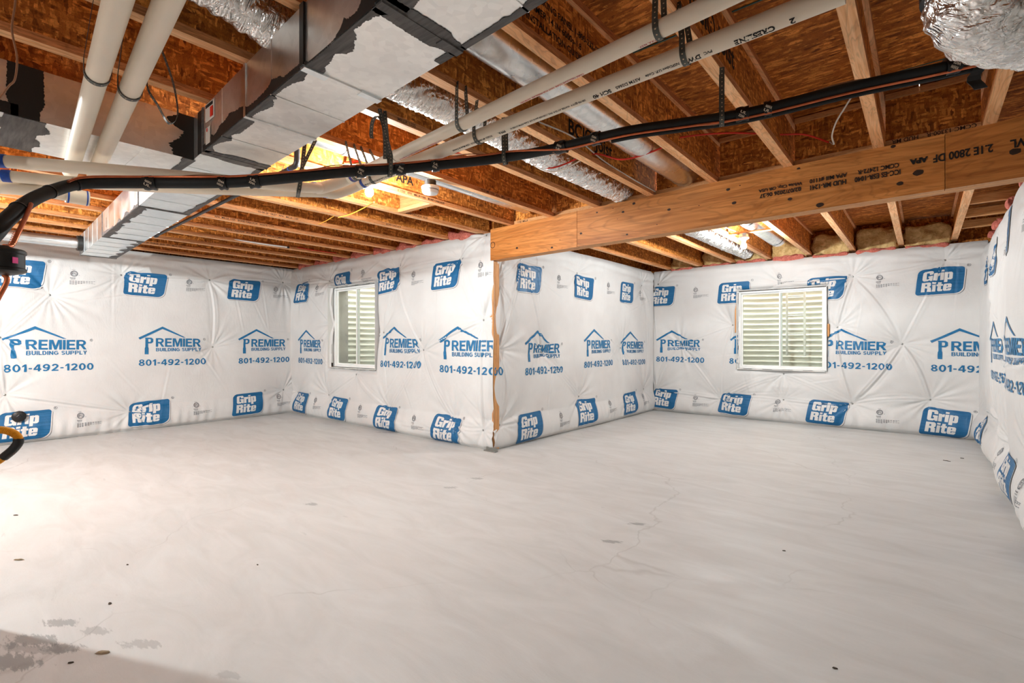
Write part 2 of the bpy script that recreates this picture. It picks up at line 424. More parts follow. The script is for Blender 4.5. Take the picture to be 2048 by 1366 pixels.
def flat_print(name, vt, origin, udir, vdir, mat, parent, off=None):
    o = Vector(origin); u = Vector(udir).normalized(); v = Vector(vdir).normalized()
    return mesh(name, [o + u * p[0] + v * p[1] for p in vt[0]], vt[1], mat, parent)
def ink(txt, origin, udir, vdir, mat, parent, **kw):
    o = flat_print('printed_text', text2d(txt, **kw), origin, udir, vdir, mat, parent); return o

# ================================================================ SETTING
def JB(x):                       # underside of the joists: the floor above rises a little towards the right-hand wall
    return 2.45 + max(0, min(1, (x + 3.7) / 4.1)) * .042
JD = .356                        # joist depth
m = MB(); m.box(-9.0, 1.2, -4.6, 9.0, -.2, 0); tag(m.build('floor', 'concrete_floor'), kind='structure')
W1 = (-7.08, -5.86, .82, 2.04); W2 = (-2.26, -1.07, .785, 2.0)     # window openings
def wall(name, boxes):
    m = MB()
    for b in boxes: m.box(*b)
    return tag(m.build(name, 'concrete_wall'), kind='structure')
wall('wall_left', [(-8.60, -8.38, -4.6, 4.40, 0, 2.44)])
wall('wall_centre_left', [(-8.38, W1[0], 4.20, 4.40, 0, 2.44), (W1[1], -3.79, 4.20, 4.40, 0, 2.44), (W1[0], W1[1], 4.20, 4.40, 0, W1[2]), (W1[0], W1[1], 4.20, 4.40, W1[3], 2.44)])
wall('wall_centre_right', [(-4.0, -3.79, 4.40, 8.62, 0, 2.44)])
wall('wall_back', [(-3.79, W2[0], 8.41, 8.62, 0, 2.44), (W2[1], .9, 8.41, 8.62, 0, 2.44), (W2[0], W2[1], 8.41, 8.62, 0, W2[2]), (W2[0], W2[1], 8.41, 8.62, W2[3], 2.44)])
wall('wall_right', [(.72, .94, -4.6, 8.41, 0, 2.46)])
wall('wall_rear', [(-8.38, .72, -4.6, -4.4, 0, 2.46)])
m = MB()
for b in ((-8.56, -3.96, 4.31, 4.36, 2.44, 2.84), (-3.96, -3.91, 4.36, 8.58, 2.44, 2.84), (-3.91, .86, 8.53, 8.58, 2.44, 2.84), (.81, .86, -4.6, 8.53, 2.46, 2.86), (-8.56, -8.51, -4.6, 4.31, 2.44, 2.84), (-8.51, .81, -4.6, -4.55, 2.44, 2.86)): m.box(*b)
tag(m.build('trim_1', 'osb_web'), kind='structure')       # rim boards on top of the foundation

# ceiling: each OSB floor panel of the storey above
ceil = empty('ceiling', (0, 0, 2.8), kind='structure')
def panel(x0, x1, y0, y1):
    z = lambda x: JB(x) + JD
    xs = [x0, x1]
    if x0 < -3.7 < x1: xs = [x0, -3.7, x1]
    V = []; Fc = []
    for x in xs: V += [(x, y0, z(x)), (x, y1, z(x)), (x, y0, z(x) + .019), (x, y1, z(x) + .019)]
    for i in range(len(xs) - 1):
        a = 4 * i; Fc += [(a, a + 1, a + 5, a + 4), (a + 2, a + 6, a + 7, a + 3), (a, a + 4, a + 6, a + 2), (a + 1, a + 3, a + 7, a + 5)]
    n = 4 * (len(xs) - 1); Fc += [(0, 2, 3, 1), (n, n + 1, n + 3, n + 2)]
    mesh('floor_panel', V, Fc, 'osb_deck', ceil)
y = -4.6; r = 0
while y < 8.58:
    y1 = min(y + 1.22, 8.58)
    if y < 4.36 < y1: y1 = 4.36
    xl = -8.56 if y1 <= 4.4 else -3.96
    x = xl - (r % 2) * 1.22
    while x < .86:
        a, b = max(x, xl), min(x + 2.44, .86)
        if b - a > .05: panel(a + .0015, b - .0015, y + .0015, y1 - .0015)
        x += 2.44
    y = y1; r += 1
# the teal sealing stripes sprayed along the panel edges
m = MB()
for yy in (.28, 1.5, 2.56, 3.78, 5.4, 6.75):
    for k in range(8 if yy > 4 else 16):
        x0 = .75 - .5275 * k - .45; m.box(x0, x0 + .42, yy, yy + .009, JB(x0) + JD - .0035, JB(x0) + JD - .0005)
NT('teal_mark', .7).col(L(62, 96, 90)); 
o = m.build('edge_mark', 'teal_mark', ceil)

# ================================================================ INSULATION BLANKETS
class Blanket:
    def __init__(s, label, org, sd, nd, s0, s1, pins, ztop=2.44, holes=(), seed=1, step=.0115, bot=.045, extra=None):
        s.org, s.sd, s.nd = Vector(org), Vector(sd), Vector(nd); s.s0, s.s1, s.ztop = s0, s1, ztop
        rng = np.random.default_rng(seed)
        ns = max(3, int((s1 - s0) / step)); nz = int(ztop / step)
        S = np.linspace(s0, s1, ns); Zs = np.linspace(0, ztop, nz); SS, ZZ = np.meshgrid(S, Zs)
        P = np.array(pins); s.pins = P
        D = np.full(SS.shape, 9.); h = np.zeros(SS.shape)
        for (a, b) in P: D = np.minimum(D, np.hypot(SS - a, ZZ - b))
        puff = 1 - np.exp(-(D / .20) ** 1.3); h += .062 * (puff - .9)
        for (a, b) in P:                     # star of folds round each fastener
            dx, dz = SS - a, ZZ - b; r = np.hypot(dx, dz); th = np.arctan2(dz, dx)
            g = np.zeros(SS.shape)
            for k in range(9):
                q = rng.integers(5, 24); g += np.cos(q * th + rng.uniform(0, 6.3)) / 9 * (1.5 if q < 12 else 1)
            mod = .65 + .5 * np.cos(th * 2 + rng.uniform(0, 6.3))
            h += .030 * g * mod * np.minimum(1, r / .13) * np.exp(-(r / .36) ** 1.4)
        segs = []
        for i in range(len(P)):
            for j in range(i + 1, len(P)):
                d = np.hypot(*(P[i] - P[j]))
                if .25 < d < 1.25 and rng.random() < .8: segs.append((P[i], P[j], d))
        for a, b, d in segs:                 # tension creases from fastener to fastener
            t = (b - a) / d; u = ((SS - a[0]) * t[0] + (ZZ - a[1]) * t[1]) / d; v = -(SS - a[0]) * t[1] + (ZZ - a[1]) * t[0]
            bow = .05 * rng.uniform(-1, 1) * np.sin(PI * np.clip(u, 0, 1)); v = v - bow
            env = np.clip(np.minimum(u, 1 - u) * 9, 0, 1); am = rng.uniform(.6, 1.4)
            h += am * env * (.011 * np.exp(-(v / .011) ** 2) - .008 * np.exp(-((v - .024) / .012) ** 2) + .006 * np.exp(-((v + .034) / .016) ** 2) - .004 * np.exp(-((v - .06) / .02) ** 2))
        for k in range(16):                  # loose random creases
            a = np.array([rng.uniform(s0, s1), rng.uniform(.1, ztop)]); an = rng.uniform(0, PI); ln = rng.uniform(.15, .5)
            u = (SS - a[0]) * np.cos(an) + (ZZ - a[1]) * np.sin(an); v = -(SS - a[0]) * np.sin(an) + (ZZ - a[1]) * np.cos(an)
            h += .004 * np.exp(-(u / ln) ** 2) * (np.exp(-(v / .012) ** 2) - np.exp(-((v - .02) / .012) ** 2))
        for k in range(6):
            kx, kz = rng.uniform(-3, 3), rng.uniform(-2, 2); h += .006 * np.sin(kx * SS + kz * ZZ * 1.3 + rng.uniform(0, 6.3))
        zb = np.clip(ZZ / .34, 0, 1)          # fat roll along the floor, tucked in below
        h += bot * np.sin(PI * zb ** .8) * np.where(ZZ < .34, 1, 0) * (1 + .3 * np.sin(SS * 5 + seed)) - .03 * np.exp(-(ZZ / .03) ** 2)
        gb = np.zeros(SS.shape)
        for k in range(10): gb += np.sin(rng.uniform(18, 60) * SS + rng.uniform(-9, 9) * ZZ + rng.uniform(0, 6.3)) / 10
        h += .016 * gb * np.exp(-((ZZ - .1) / .14) ** 2)
        gt = np.zeros(SS.shape)
        for k in range(8): gt += np.sin(rng.uniform(-6, 9) * SS + rng.uniform(30, 75) * ZZ + rng.uniform(0, 6.3)) / 8
        h += .011 * gt * np.exp(-((ZZ - ztop + .13) / .12) ** 2) - .05 * np.clip((ZZ - ztop + .09) / .09, 0, 1) ** 2
        if extra is not None: h += extra(SS, ZZ)
        keep = np.ones((nz - 1, ns - 1), bool)
        sc, zc = (SS[:-1, :-1] + SS[1:, 1:]) / 2, (ZZ[:-1, :-1] + ZZ[1:, 1:]) / 2
        for (a, b, c, d) in holes:
            wob = .008 * np.sin(zc * 17 + seed) + .006 * np.sin(sc * 23); keep &= ~((sc > a + wob) & (sc < b + wob) & (zc > c - wob) & (zc < d - wob))
            e = np.maximum(np.maximum(a - SS, SS - b), np.maximum(c - ZZ, ZZ - d)); h -= .05 * np.exp(-(np.maximum(e, 0) / .03) ** 2)
        s.h, s.S, s.Z, s.ns, s.nz = h, S, Zs, ns, nz
        Pt = (np.array(s.org)[None, None] + SS[..., None] * np.array(s.sd) + h[..., None] * np.array(s.nd)); Pt[..., 2] += ZZ
        idx = np.arange(nz * ns).reshape(nz, ns)
        q = np.stack([idx[:-1, :-1], idx[:-1, 1:], idx[1:, 1:], idx[1:, :-1]], -1)[keep]
        s.o = empty('insulation_blanket', s.org + s.sd * ((s0 + s1) / 2), label, 'insulation', 'printed insulation blankets on the foundation walls')
        me = bpy.data.meshes.new('facing'); V = Pt.reshape(-1, 3) - np.array(s.o.location)
        me.vertices.add(len(V)); me.vertices.foreach_set('co', V.astype('f').ravel()); me.loops.add(q.size); me.loops.foreach_set('vertex_index', q.ravel().astype('i'))
        me.polygons.add(len(q)); me.polygons.foreach_set('loop_start', np.arange(0, q.size, 4, dtype='i')); me.polygons.foreach_set('loop_total', np.full(len(q), 4, 'i'))
        me.update(calc_edges=True); me.polygons.foreach_set('use_smooth', np.ones(len(q), bool)); me.materials.append(MATS['blanket'])
        f = bpy.data.objects.new('facing', me); f.parent = s.o; COL.objects.link(f)
        for i, (a, b) in enumerate(P): s.pin(a, b)
    def H(s, a, b):
        i = np.clip((a - s.s0) / (s.s1 - s.s0) * (s.ns - 1), 0, s.ns - 1.001); j = np.clip(b / s.ztop * (s.nz - 1), 0, s.nz - 1.001)
        i0, j0 = i.astype(int), j.astype(int); u, v = i - i0, j - j0; h = s.h
        return h[j0, i0] * (1 - u) * (1 - v) + h[j0, i0 + 1] * u * (1 - v) + h[j0 + 1, i0] * (1 - u) * v + h[j0 + 1, i0 + 1] * u * v
    def pos(s, a, b, off):
        h = s.H(a, b) + off
        return np.array(s.org)[None] + a[:, None] * np.array(s.sd) + h[:, None] * np.array(s.nd) + b[:, None] * np.array((0, 0, 1.))
    def warp(s, a, b):
        da, db = np.zeros_like(a), np.zeros_like(b)
        for (x, z) in s.pins:
            r2 = ((a - x) ** 2 + (b - z) ** 2); g = np.exp(-r2 / .13 ** 2) * .30; da -= (a - x) * g; db -= (b - z) * g
        h0 = s.H(a, b); e = .012
        ga = (s.H(a + e, b) - s.H(a - e, b)) / (2 * e); gb_ = (s.H(a, b + e) - s.H(a, b - e)) / (2 * e)
        return a + da - .014 * np.clip(ga, -.6, .6), b + db - .016 * np.clip(gb_, -.6, .6)
    def pin(s, a, b):
        p = s.pos(np.array([a]), np.array([b]), .004)[0]; mb = MB(); n = s.nd; u = s.sd; w_ = Vector((0, 0, 1)); c = Vector(p); V = [c + n * .007]; 
        for k in range(8): V.append(c + (u * math.cos(k * PI / 4) + w_ * math.sin(k * PI / 4)) * .013)
        mb.add(V, [(0, 1 + k, 1 + (k + 1) % 8) for k in range(8)]); mb.build('fastener', 'steel_dull', s.o, True)
    def print(s, name, vt, a0, z0, mat, off, label=None, parent=None, rot=0, sx=1., clip=None):
        V = np.array(vt[0]); co, si = math.cos(rot), math.sin(rot)
        a = a0 + (V[:, 0] * co - V[:, 1] * si) * sx; b = z0 + V[:, 0] * si + V[:, 1] * co
        a, b = s.warp(a, b)
        ok = (a > s.s0 + .002) & (a < s.s1 - .002) & (b > .004) & (b < s.ztop - .01)
        if clip:
            for (c0, c1, d0, d1) in clip: ok &= ~((a > c0 - .012) & (a < c1 + .012) & (b > d0 - .012) & (b < d1 + .012))
        T = [t for t in vt[1] if all(ok[i] for i in t)]
        if not T: return None
        Pt = s.pos(a, np.clip(b, .004, None), off)
        used = sorted({i for t in T for i in t}); mp = {k: i for i, k in enumerate(used)}
        o = mesh(name, [Pt[i] for i in used], [[mp[i] for i in t] for t in T], mat, parent or s.o, True)
        if label: o['label'] = label
        return o

# --- the printed marks in metres, cut fine enough to follow the folds
def glyphs():
    G = {'G': ([[(.12, 0), (0, .12), (0, .88), (.12, 1), (.78, 1), (.9, .88), (.9, .64), (.56, .64), (.56, .8), (.34, .8), (.34, .2), (.56, .2), (.56, .36), (.46, .36), (.46, .52), (.9, .52), (.9, 0), (.7, 0), (.62, .07), (.52, 0)]], .96),
         'r': ([[(0, 0), (0, .74), (.3, .74), (.3, .66), (.4, .74), (.54, .74), (.54, .46), (.36, .46), (.32, .42), (.32, 0)]], .58),
         'i': ([[(0, 0), (0, .74), (.31, .74), (.31, 0)], [(0, .82), (0, 1), (.31, 1), (.31, .82)]], .37),
         'p': ([[(0, -.24), (0, .74), (.3, .74), (.3, .68), (.38, .74), (.6, .74), (.71, .64), (.71, .1), (.6, 0), (.4, 0), (.31, .04), (.31, -.24)], [(.31, .18), (.4, .18), (.4, .57), (.31, .57)]], .76),
         'R': ([[(0, 0), (0, 1), (.72, 1), (.86, .88), (.86, .6), (.75, .51), (.86, .42), (.88, 0), (.54, 0), (.52, .34), (.46, .4), (.34, .4), (.34, 0)], [(.34, .6), (.5, .6), (.5, .8), (.34, .8)]], .95),
         't': ([[(.1, .55), (0, .55), (0, .74), (.1, .74), (.1, .95), (.41, .95), (.41, .74), (.55, .74), (.55, .55), (.41, .55), (.41, .2), (.55, .2), (.55, 0), (.2, 0), (.1, .1)]], .6),
         'e': ([[(.1, 0), (0, .1), (0, .64), (.1, .74), (.6, .74), (.71, .64), (.71, .3), (.31, .3), (.31, .16), (.4, .16), (.4, .24), (.71, .24), (.71, .1), (.6, 0)], [(.31, .44), (.4, .44), (.4, .6), (.31, .6)]], .74)}
    def word(t, x, y, hgt, shear=.13):
        ls = []
        cx = x
        for ch in t:
            lp, wd = G[ch]
            for l in lp: ls.append([((cx + q[0] * hgt * .94 + q[1] * hgt * shear), y + q[1] * hgt) for q in l])
            cx += wd * hgt * .94
        return ls, cx
    a, _ = word('Grip', .078, .175, .118); b, _ = word('Rite', .058, .038, .118)
    return a + b
STEP = .013
def logo_panel():
    sh = lambda pts: [(x + y * .13, y) for x, y in pts]
    return sh(roundrect(.0, .0, .455, .325, (.035, .06, .035, .075)))
def ringed(pts, d):
    c = (sum(p[0] for p in pts) / len(pts), sum(p[1] for p in pts) / len(pts)); return pts
PN = logo_panel()
LOGO_BLUE = cut(*loops2d([PN]), STEP)
LOGO_WHITE = cut(*loops2d(glyphs()), STEP)
def outline(pts, dx, dy, t):      # thin dark drop line to the right and below
    o1 = [(x + dx, y + dy) for x, y in pts]; o2 = [(x + dx + t, y + dy - t) for x, y in pts]
    return o1, o2
_o1, _o2 = outline(PN, .010, -.010, .0035)
LOGO_LINE = cut(*loops2d([_o2]), STEP); LOGO_GAP = cut(*loops2d([_o1]), STEP)
def ringloop(cx, cy, r, t, n=20):
    return [[(cx + q * math.cos(2 * PI * k / n), cy + q * math.sin(2 * PI * k / n)) for k in range(n)] for q in (r, r - t)]
def regmark(x, y, r=.017):
    return merge([loops2d(ringloop(x, y, r, .003)), shift(text2d('R', height=.016), x - .006, y - .008)])
LOGO_R = cut(*regmark(.53, .335), STEP)
def bar(x0, y0, x1, y1): return [(x0, y0), (x1, y0), (x1, y1), (x0, y1)]
def arc(cx, cy, rx, ry, a0, a1, n=10): return [(cx + rx * math.cos(math.radians(a0 + (a1 - a0) * k / n)), cy + ry * math.sin(math.radians(a0 + (a1 - a0) * k / n))) for k in range(n + 1)]
def stroke(pts, t):
    Lf, Rt = [], []
    for i, p in enumerate(pts):
        q0, q1 = pts[max(i - 1, 0)], pts[min(i + 1, len(pts) - 1)]; d = math.hypot(q1[0] - q0[0], q1[1] - q0[1]); nx, ny = -(q1[1] - q0[1]) / d * t / 2, (q1[0] - q0[0]) / d * t / 2
        Lf.append((p[0] + nx, p[1] + ny)); Rt.append((p[0] - nx, p[1] - ny))
    return Lf + Rt[::-1]
def ring2(cx, cy, rx, ry, ix, iy): return [arc(cx, cy, rx, ry, 0, 345, 23), arc(cx, cy, ix, iy, 0, 345, 23)]
BOLD = {   # width, then shapes; each shape is an outline with its counters
 'E': (.64, [[[(0, 0), (0, 1), (.62, 1), (.62, .82), (.2, .82), (.2, .6), (.58, .6), (.58, .42), (.2, .42), (.2, .18), (.64, .18), (.64, 0)]]]),
 'I': (.2, [[[(0, 0), (0, 1), (.2, 1), (.2, 0)]]]), 'L': (.58, [[[(0, 0), (0, 1), (.2, 1), (.2, .18), (.58, .18), (.58, 0)]]]),
 'M': (.9, [[[(0, 0), (0, 1), (.28, 1), (.45, .38), (.62, 1), (.9, 1), (.9, 0), (.71, 0), (.71, .72), (.53, 0), (.37, 0), (.19, .72), (.19, 0)]]]),
 'R': (.76, [[[(0, 0), (0, 1), (.42, 1)] + arc(.42, .705, .3, .295, 90, -70) + [(.77, 0), (.54, 0), (.33, .40), (.2, .40), (.2, 0)], [(.2, .57), (.2, .84), (.40, .84)] + arc(.40, .705, .12, .135, 80, -80) + [(.40, .57)]]]),
 'P': (.72, [[[(0, 0), (0, 1), (.42, 1)] + arc(.42, .69, .3, .31, 90, -90) + [(.2, .38), (.2, 0)], [(.2, .55), (.2, .83), (.40, .83)] + arc(.40, .69, .12, .14, 80, -80) + [(.40, .55)]]]),
 'B': (.74, [[[(0, 0), (0, 1), (.42, 1)] + arc(.42, .755, .27, .245, 90, -50) + arc(.44, .28, .3, .28, 58, -90), [(.2, .60), (.2, .84), (.40, .84)] + arc(.40, .72, .1, .12, 80, -80) + [(.40, .60)], [(.2, .16), (.2, .44), (.42, .44)] + arc(.42, .30, .12, .14, 80, -80) + [(.42, .16)]]]),
 'U': (.72, [[[(0, 1), (0, .36)] + arc(.36, .36, .36, .37, 180, 360) + [(.72, 1), (.52, 1), (.52, .36)] + arc(.36, .36, .16, .19, 360, 180) + [(.2, 1)]]]),
 'D': (.72, [[[(0, 0), (0, 1), (.34, 1)] + arc(.34, .5, .38, .5, 90, -90), [(.2, .17), (.2, .83), (.33, .83)] + arc(.33, .5, .18, .33, 85, -85) + [(.33, .17)]]]),
 'N': (.73, [[[(0, 0), (0, 1), (.2, 1), (.53, .36), (.53, 1), (.73, 1), (.73, 0), (.53, 0), (.2, .62), (.2, 0)]]]),
 'G': (.8, [[arc(.41, .5, .41, .51, 38, 312, 18) + [(.8, .14), (.8, .55), (.42, .55), (.42, .38), (.6, .38), (.6, .23)] + arc(.41, .5, .2, .33, 305, 50, 14)]]),
 'S': (.68, [[stroke(arc(.34, .725, .23, .185, 15, 250, 12) + arc(.34, .28, .235, .195, 75, -165, 12), .185)]]),
 'Y': (.72, [[[(0, 1), (.23, 1), (.36, .6), (.49, 1), (.72, 1), (.46, .4), (.46, 0), (.26, 0), (.26, .4)]]]),
 '0': (.66, [ring2(.33, .5, .33, .51, .135, .33)]), '1': (.42, [[[(.2, 0), (.2, .72), (.02, .62), (.02, .78), (.24, 1), (.4, 1), (.4, 0)]]]),
 '2': (.66, [[stroke(arc(.33, .69, .215, .215, 172, -32, 12) + [(.36, .36), (.14, .14)], .19)], [[(.02, 0), (.02, .17), (.64, .17), (.64, 0)]]]),
 '4': (.68, [[[(.38, 0), (.38, .22), (0, .22), (0, .40), (.34, 1), (.57, 1), (.57, .39), (.68, .39), (.68, .22), (.57, .22), (.57, 0)], [(.17, .39), (.38, .39), (.38, .74)]]]),
 '8': (.66, [ring2(.33, .75, .285, .26, .115, .115), ring2(.33, .28, .33, .29, .14, .125)]),
 '9': (.66, [ring2(.33, .68, .325, .33, .135, .16), [stroke([(.555, .70), (.55, .42), (.47, .20), (.34, .09), (.2, .085), (.07, .16)], .185)]]),
 '-': (.36, [[[(.03, .33), (.03, .5), (.33, .5), (.33, .33)]]]), ' ': (.3, [])}
_bold = {}
def bold_text(txt, width, height, gap=.11):
    parts = []; x = 0
    for ch in txt:
        wd, shapes = BOLD[ch]
        if ch not in _bold: _bold[ch] = [loops2d(sh_) for sh_ in shapes]
        for g in _bold[ch]: parts.append(shift(g, x, 0))
        x += wd + gap
    V, T = merge(parts); k = width / (x - gap); return [(p[0] * k, p[1] * height) for p in V], T
premier = [loops2d([[(-.287, -.160), (-.270, -.186), (0, -.034), (.262, -.150), (.295, -.150), (0, 0)]]),
           loops2d([[(-.212, -.158), (-.135, -.158), (-.112, -.176), (-.112, -.218), (-.135, -.238), (-.172, -.238), (-.172, -.285), (-.166, -.305), (-.166, -.388), (-.212, -.388), (-.212, -.305), (-.205, -.285), (-.205, -.175)], [(-.172, -.178), (-.172, -.217), (-.148, -.217), (-.140, -.207), (-.140, -.188), (-.148, -.178)]]),
           shift(bold_text('REMIER', .575, .120, .07), -.080, -.284),
           shift(bold_text('BUILDING SUPPLY', .578, .048), -.078, -.348)]
PREMIER = cut(*merge(premier), STEP)
PREMIER_R = cut(*regmark(.545, -.165, .016), STEP)
PHONE = cut(*shift(bold_text('801-492-1200', .85, .086), -.28, -.545), STEP)
etl = [loops2d(ringloop(.05, .135, .036, .006)), loops2d(ringloop(.05, .135, .025, .003)), shift(text2d('ETL', width=.036, height=.02, bold=.02), .032, .126), shift(text2d('US', height=.008), .092, .115), shift(text2d('C', height=.008), .0, .115),
       shift(text2d('LISTED', height=.007), .03, .180), shift(text2d('Intertek', height=.012, bold=.02), .012, .076), shift(text2d('4005099', height=.009), .018, .060)]
for k in range(6): etl.append(loops2d([bar(.01 + (.003 * i + x) , .044 - k * .0085, .01 + (.003 * i + x) + .018, .0472 - k * .0085) for i, x in enumerate([.0, .021, .043, .067, .09, .112, .135, .158, .18, .2][:(10, 9, 6, 10, 5, 3)[k]])]))
ETL = cut(*merge(etl), STEP)
def put_logo(B, a, z, rot=0, clip=None, sx=1.):
    p = B.print('printed_logo', LOGO_LINE, a, z, 'ink_grey', .0032, 'blue rounded panel with white lettering', rot=rot, clip=clip, sx=sx)
    if not p: return
    for nm, g, mt, of in (('logo_gap', LOGO_GAP, 'print_white', .0044), ('logo_panel', LOGO_BLUE, 'print_blue', .0058), ('logo_letters', LOGO_WHITE, 'print_white', .0074), ('registered_mark', LOGO_R, 'ink_grey', .0034)):
        B.print(nm, g, a, z, mt, of, parent=p, rot=rot, clip=clip, sx=sx)
def put_premier(B, a, z, rot=0, clip=None, sx=1.):
    p = B.print('printed_name', PREMIER, a, z, 'print_blue_text', .0042, 'blue house-roof mark with supplier name', rot=rot, clip=clip, sx=sx)
    B.print('printed_phone_number', PHONE, a, z, 'print_blue_text', .0042, 'blue telephone number', rot=rot, clip=clip, sx=sx)
    if p: B.print('registered_mark', PREMIER_R, a, z, 'ink_grey', .0036, parent=p, rot=rot, clip=clip, sx=sx)
def put_etl(B, a, z, clip=None): B.print('printed_listing_mark', ETL, a, z, 'ink_grey', .0036, 'small grey certification mark', clip=clip)

def pins_at(lst, ax, val, conv):
    return [conv(at(px, py, ax, val)) for px, py in lst]
# left wall
bA = Blanket('printed white insulation blanket on the far left wall behind the duct', (-8.22, 0, 0), (0, 1, 0), (1, 0, 0), .2, 4.10,
    pins_at([(426, 694), (260, 824), (243, 550), (567, 565), (570, 780), (0, 675), (10, 790), (420, 560), (100, 590)], 'x', -8.24, lambda p: (p.y, p.z)), seed=3)
for a in (.895, 2.19, 3.458):
    put_premier(bA, a, {.895: 1.395, 2.19: 1.42, 3.458: 1.41}[a], random.uniform(-.012, .012), sx=.96)
for a, z, r in ((.49, 1.855, .0), (1.745, 1.84, -.03), (3.02, 1.86, -.02), (.555, .045, .02), (1.79, .06, .03), (3.085, .06, .03)): put_logo(bA, a, z, r)
for a, z in ((1.20, 1.93), (2.47, 1.94), (3.72, 1.93), (1.26, .13), (2.55, .14), (3.78, .14)): put_etl(bA, a, z)
# centre-left wall with window
W1H = (-7.065, -5.817, .80, 2.045)
bB = Blanket('printed white insulation blanket around the left window', (0, 4.04, 0), (1, 0, 0), (0, -1, 0), -8.27, -3.648,
    pins_at([(655, 562), (764, 665), (710, 749), (654, 790), (777, 821), (912, 846), (658, 648), (917, 519), (790, 545), (600, 570), (591, 785), (968, 470), (966, 640), (968, 860), (844, 700)], 'y', 4.06, lambda p: (p.x, p.z)), holes=[W1H], seed=5,
    extra=lambda S, Z: -.035 * np.clip((S + 3.80) / .15, 0, 1) ** 2)
for a, z, sx in ((-7.74, 1.40, .88), (-5.42, 1.41, .96), (-4.17, 1.385, 1.13)): put_premier(bB, a, z, random.uniform(-.012, .012), [W1H], sx)
for a, z, r in ((-8.14, 1.85, .02), (-6.92, 1.90, .03), (-5.80, 1.85, .10), (-4.645, 1.835, .03), (-8.14, .05, -.02), (-6.985, .055, -.03), (-5.82, .02, -.02), (-4.62, .015, -.05)): put_logo(bB, a, z, r, [W1H])
for a, z in ((-7.46, 1.93), (-6.18, 2.06), (-5.05, 1.93), (-3.86, 1.93), (-7.46, .14), (-6.2, .13), (-5.0, .10), ): put_etl(bB, a, z, [W1H])
# centre-right wall
bC = Blanket('printed white insulation blanket between the wooden corner post and the back corner', (-3.64, 0, 0), (0, 1, 0), (1, 0, 0), 4.06, 8.24,
    pins_at([(1158, 546), (1287, 571), (1088, 704), (1160, 793), (1290, 778), (1244, 696), (1000, 560), (1000, 700), (1000, 850), (1045, 520)], 'x', -3.66, lambda p: (p.y, p.z)), seed=8,
    extra=lambda S, Z: -.03 * np.clip((4.2 - S) / .15, 0, 1) ** 2)
for a, z in ((4.88, 1.35), (6.184, 1.39), (7.364, 1.375)): put_premier(bC, a, z, random.uniform(-.01, .03), sx=.95)
put_premier(bC, 3.642, 1.375)
for a, z, r in ((4.45, 1.80, .0), (5.69, 1.81, -.05), (6.98, 1.825, .01), (4.44, .02, .03), (5.73, .06, .04), (7.03, .06, .03)): put_logo(bC, a, z, r)
for a, z in ((5.27, 1.9), (6.56, 1.92), (7.72, 1.9), (5.28, .11), (6.55, .15), (7.75, .14)): put_etl(bC, a, z)
# back wall with window
W2H = (-2.245, -1.06, .775, 2.01)
bD = Blanket('printed white insulation blanket around the right window', (0, 8.25, 0), (1, 0, 0), (0, -1, 0), -3.66, .6,
    pins_at([(1562, 566), (1705, 553), (1464, 650), (1361, 689), (1441, 798), (1566, 748), (1674, 654), (1804, 688), (1704, 808), (1314, 568), (1310, 780), (1890, 520), (1860, 800), (1566, 800)], 'y', 8.27, lambda p: (p.x, p.z)), holes=[W2H], seed=11)
for a, z in ((-3.316, 1.405), (-2.10, 1.40), (-.868, 1.38), (.345, 1.375)): put_premier(bD, a, z, random.uniform(-.012, .01), [W2H], .97)
for a, z, r in ((-3.75, 1.83, .0), (-2.56, 1.82, .01), (-1.325, 1.80, .02), (-.085, 1.80, .03), (-3.70, .07, -.02), (-2.55, .07, -.03), (-1.32, .05, -.04), (-.05, .03, -.03)): put_logo(bD, a, z, r, [W2H])
for a, z in ((-2.95, 1.93), (-1.72, 2.07), (-.50, 1.93), (-2.95, .14), (-1.75, .15), (-.5, .12)): put_etl(bD, a, z, [W2H])
# right wall, seen along its length
def bulgeE(S, Z):
    return .062 * np.sin(PI * np.clip(Z / 2.44, 0, 1)) ** .7 * (.22 + .78 * np.exp(-((S + 5.0) / .5) ** 2) + .35 * np.exp(-((S + 6.75) / .3) ** 2)) - .09 * np.clip((Z - 2.15) / .29, 0, 1) ** 2
bE = Blanket('printed white insulation blanket bulging along the right wall', (.53, 0, 0), (0, -1, 0), (-1, 0, 0), -8.28, -2.6,
    [(-7.75, 2.1), (-6.55, 2.15), (-7.0, 1.55), (-6.6, .45), (-5.80, 2.1), (-5.72, 1.0), (-5.70, .38), (-7.8, .4), (-4.5, 2.1), (-4.5, 1.1), (-4.45, .4), (-3.2, 1.3), (-3.1, .4)], seed=17, bot=.06, extra=bulgeE, holes=[(-4.2, -4.0, 2.11, 3.)])
for a in (-6.30, -5.08, -3.8): put_premier(bE, a, 1.40, 0)
for a, z, r in ((-7.95, 1.86, 0), (-7.90, .06, 0), (-6.72, 1.84, 0), (-5.58, 1.90, -.03), (-5.40, .05, 0), (-4.25, 1.86, 0), (-4.2, .05, 0)): put_logo(bE, a, z, r)
for a in (-7.15, -5.92, -4.7): put_etl(bE, a, 1.93); put_etl(bE, a, .13)

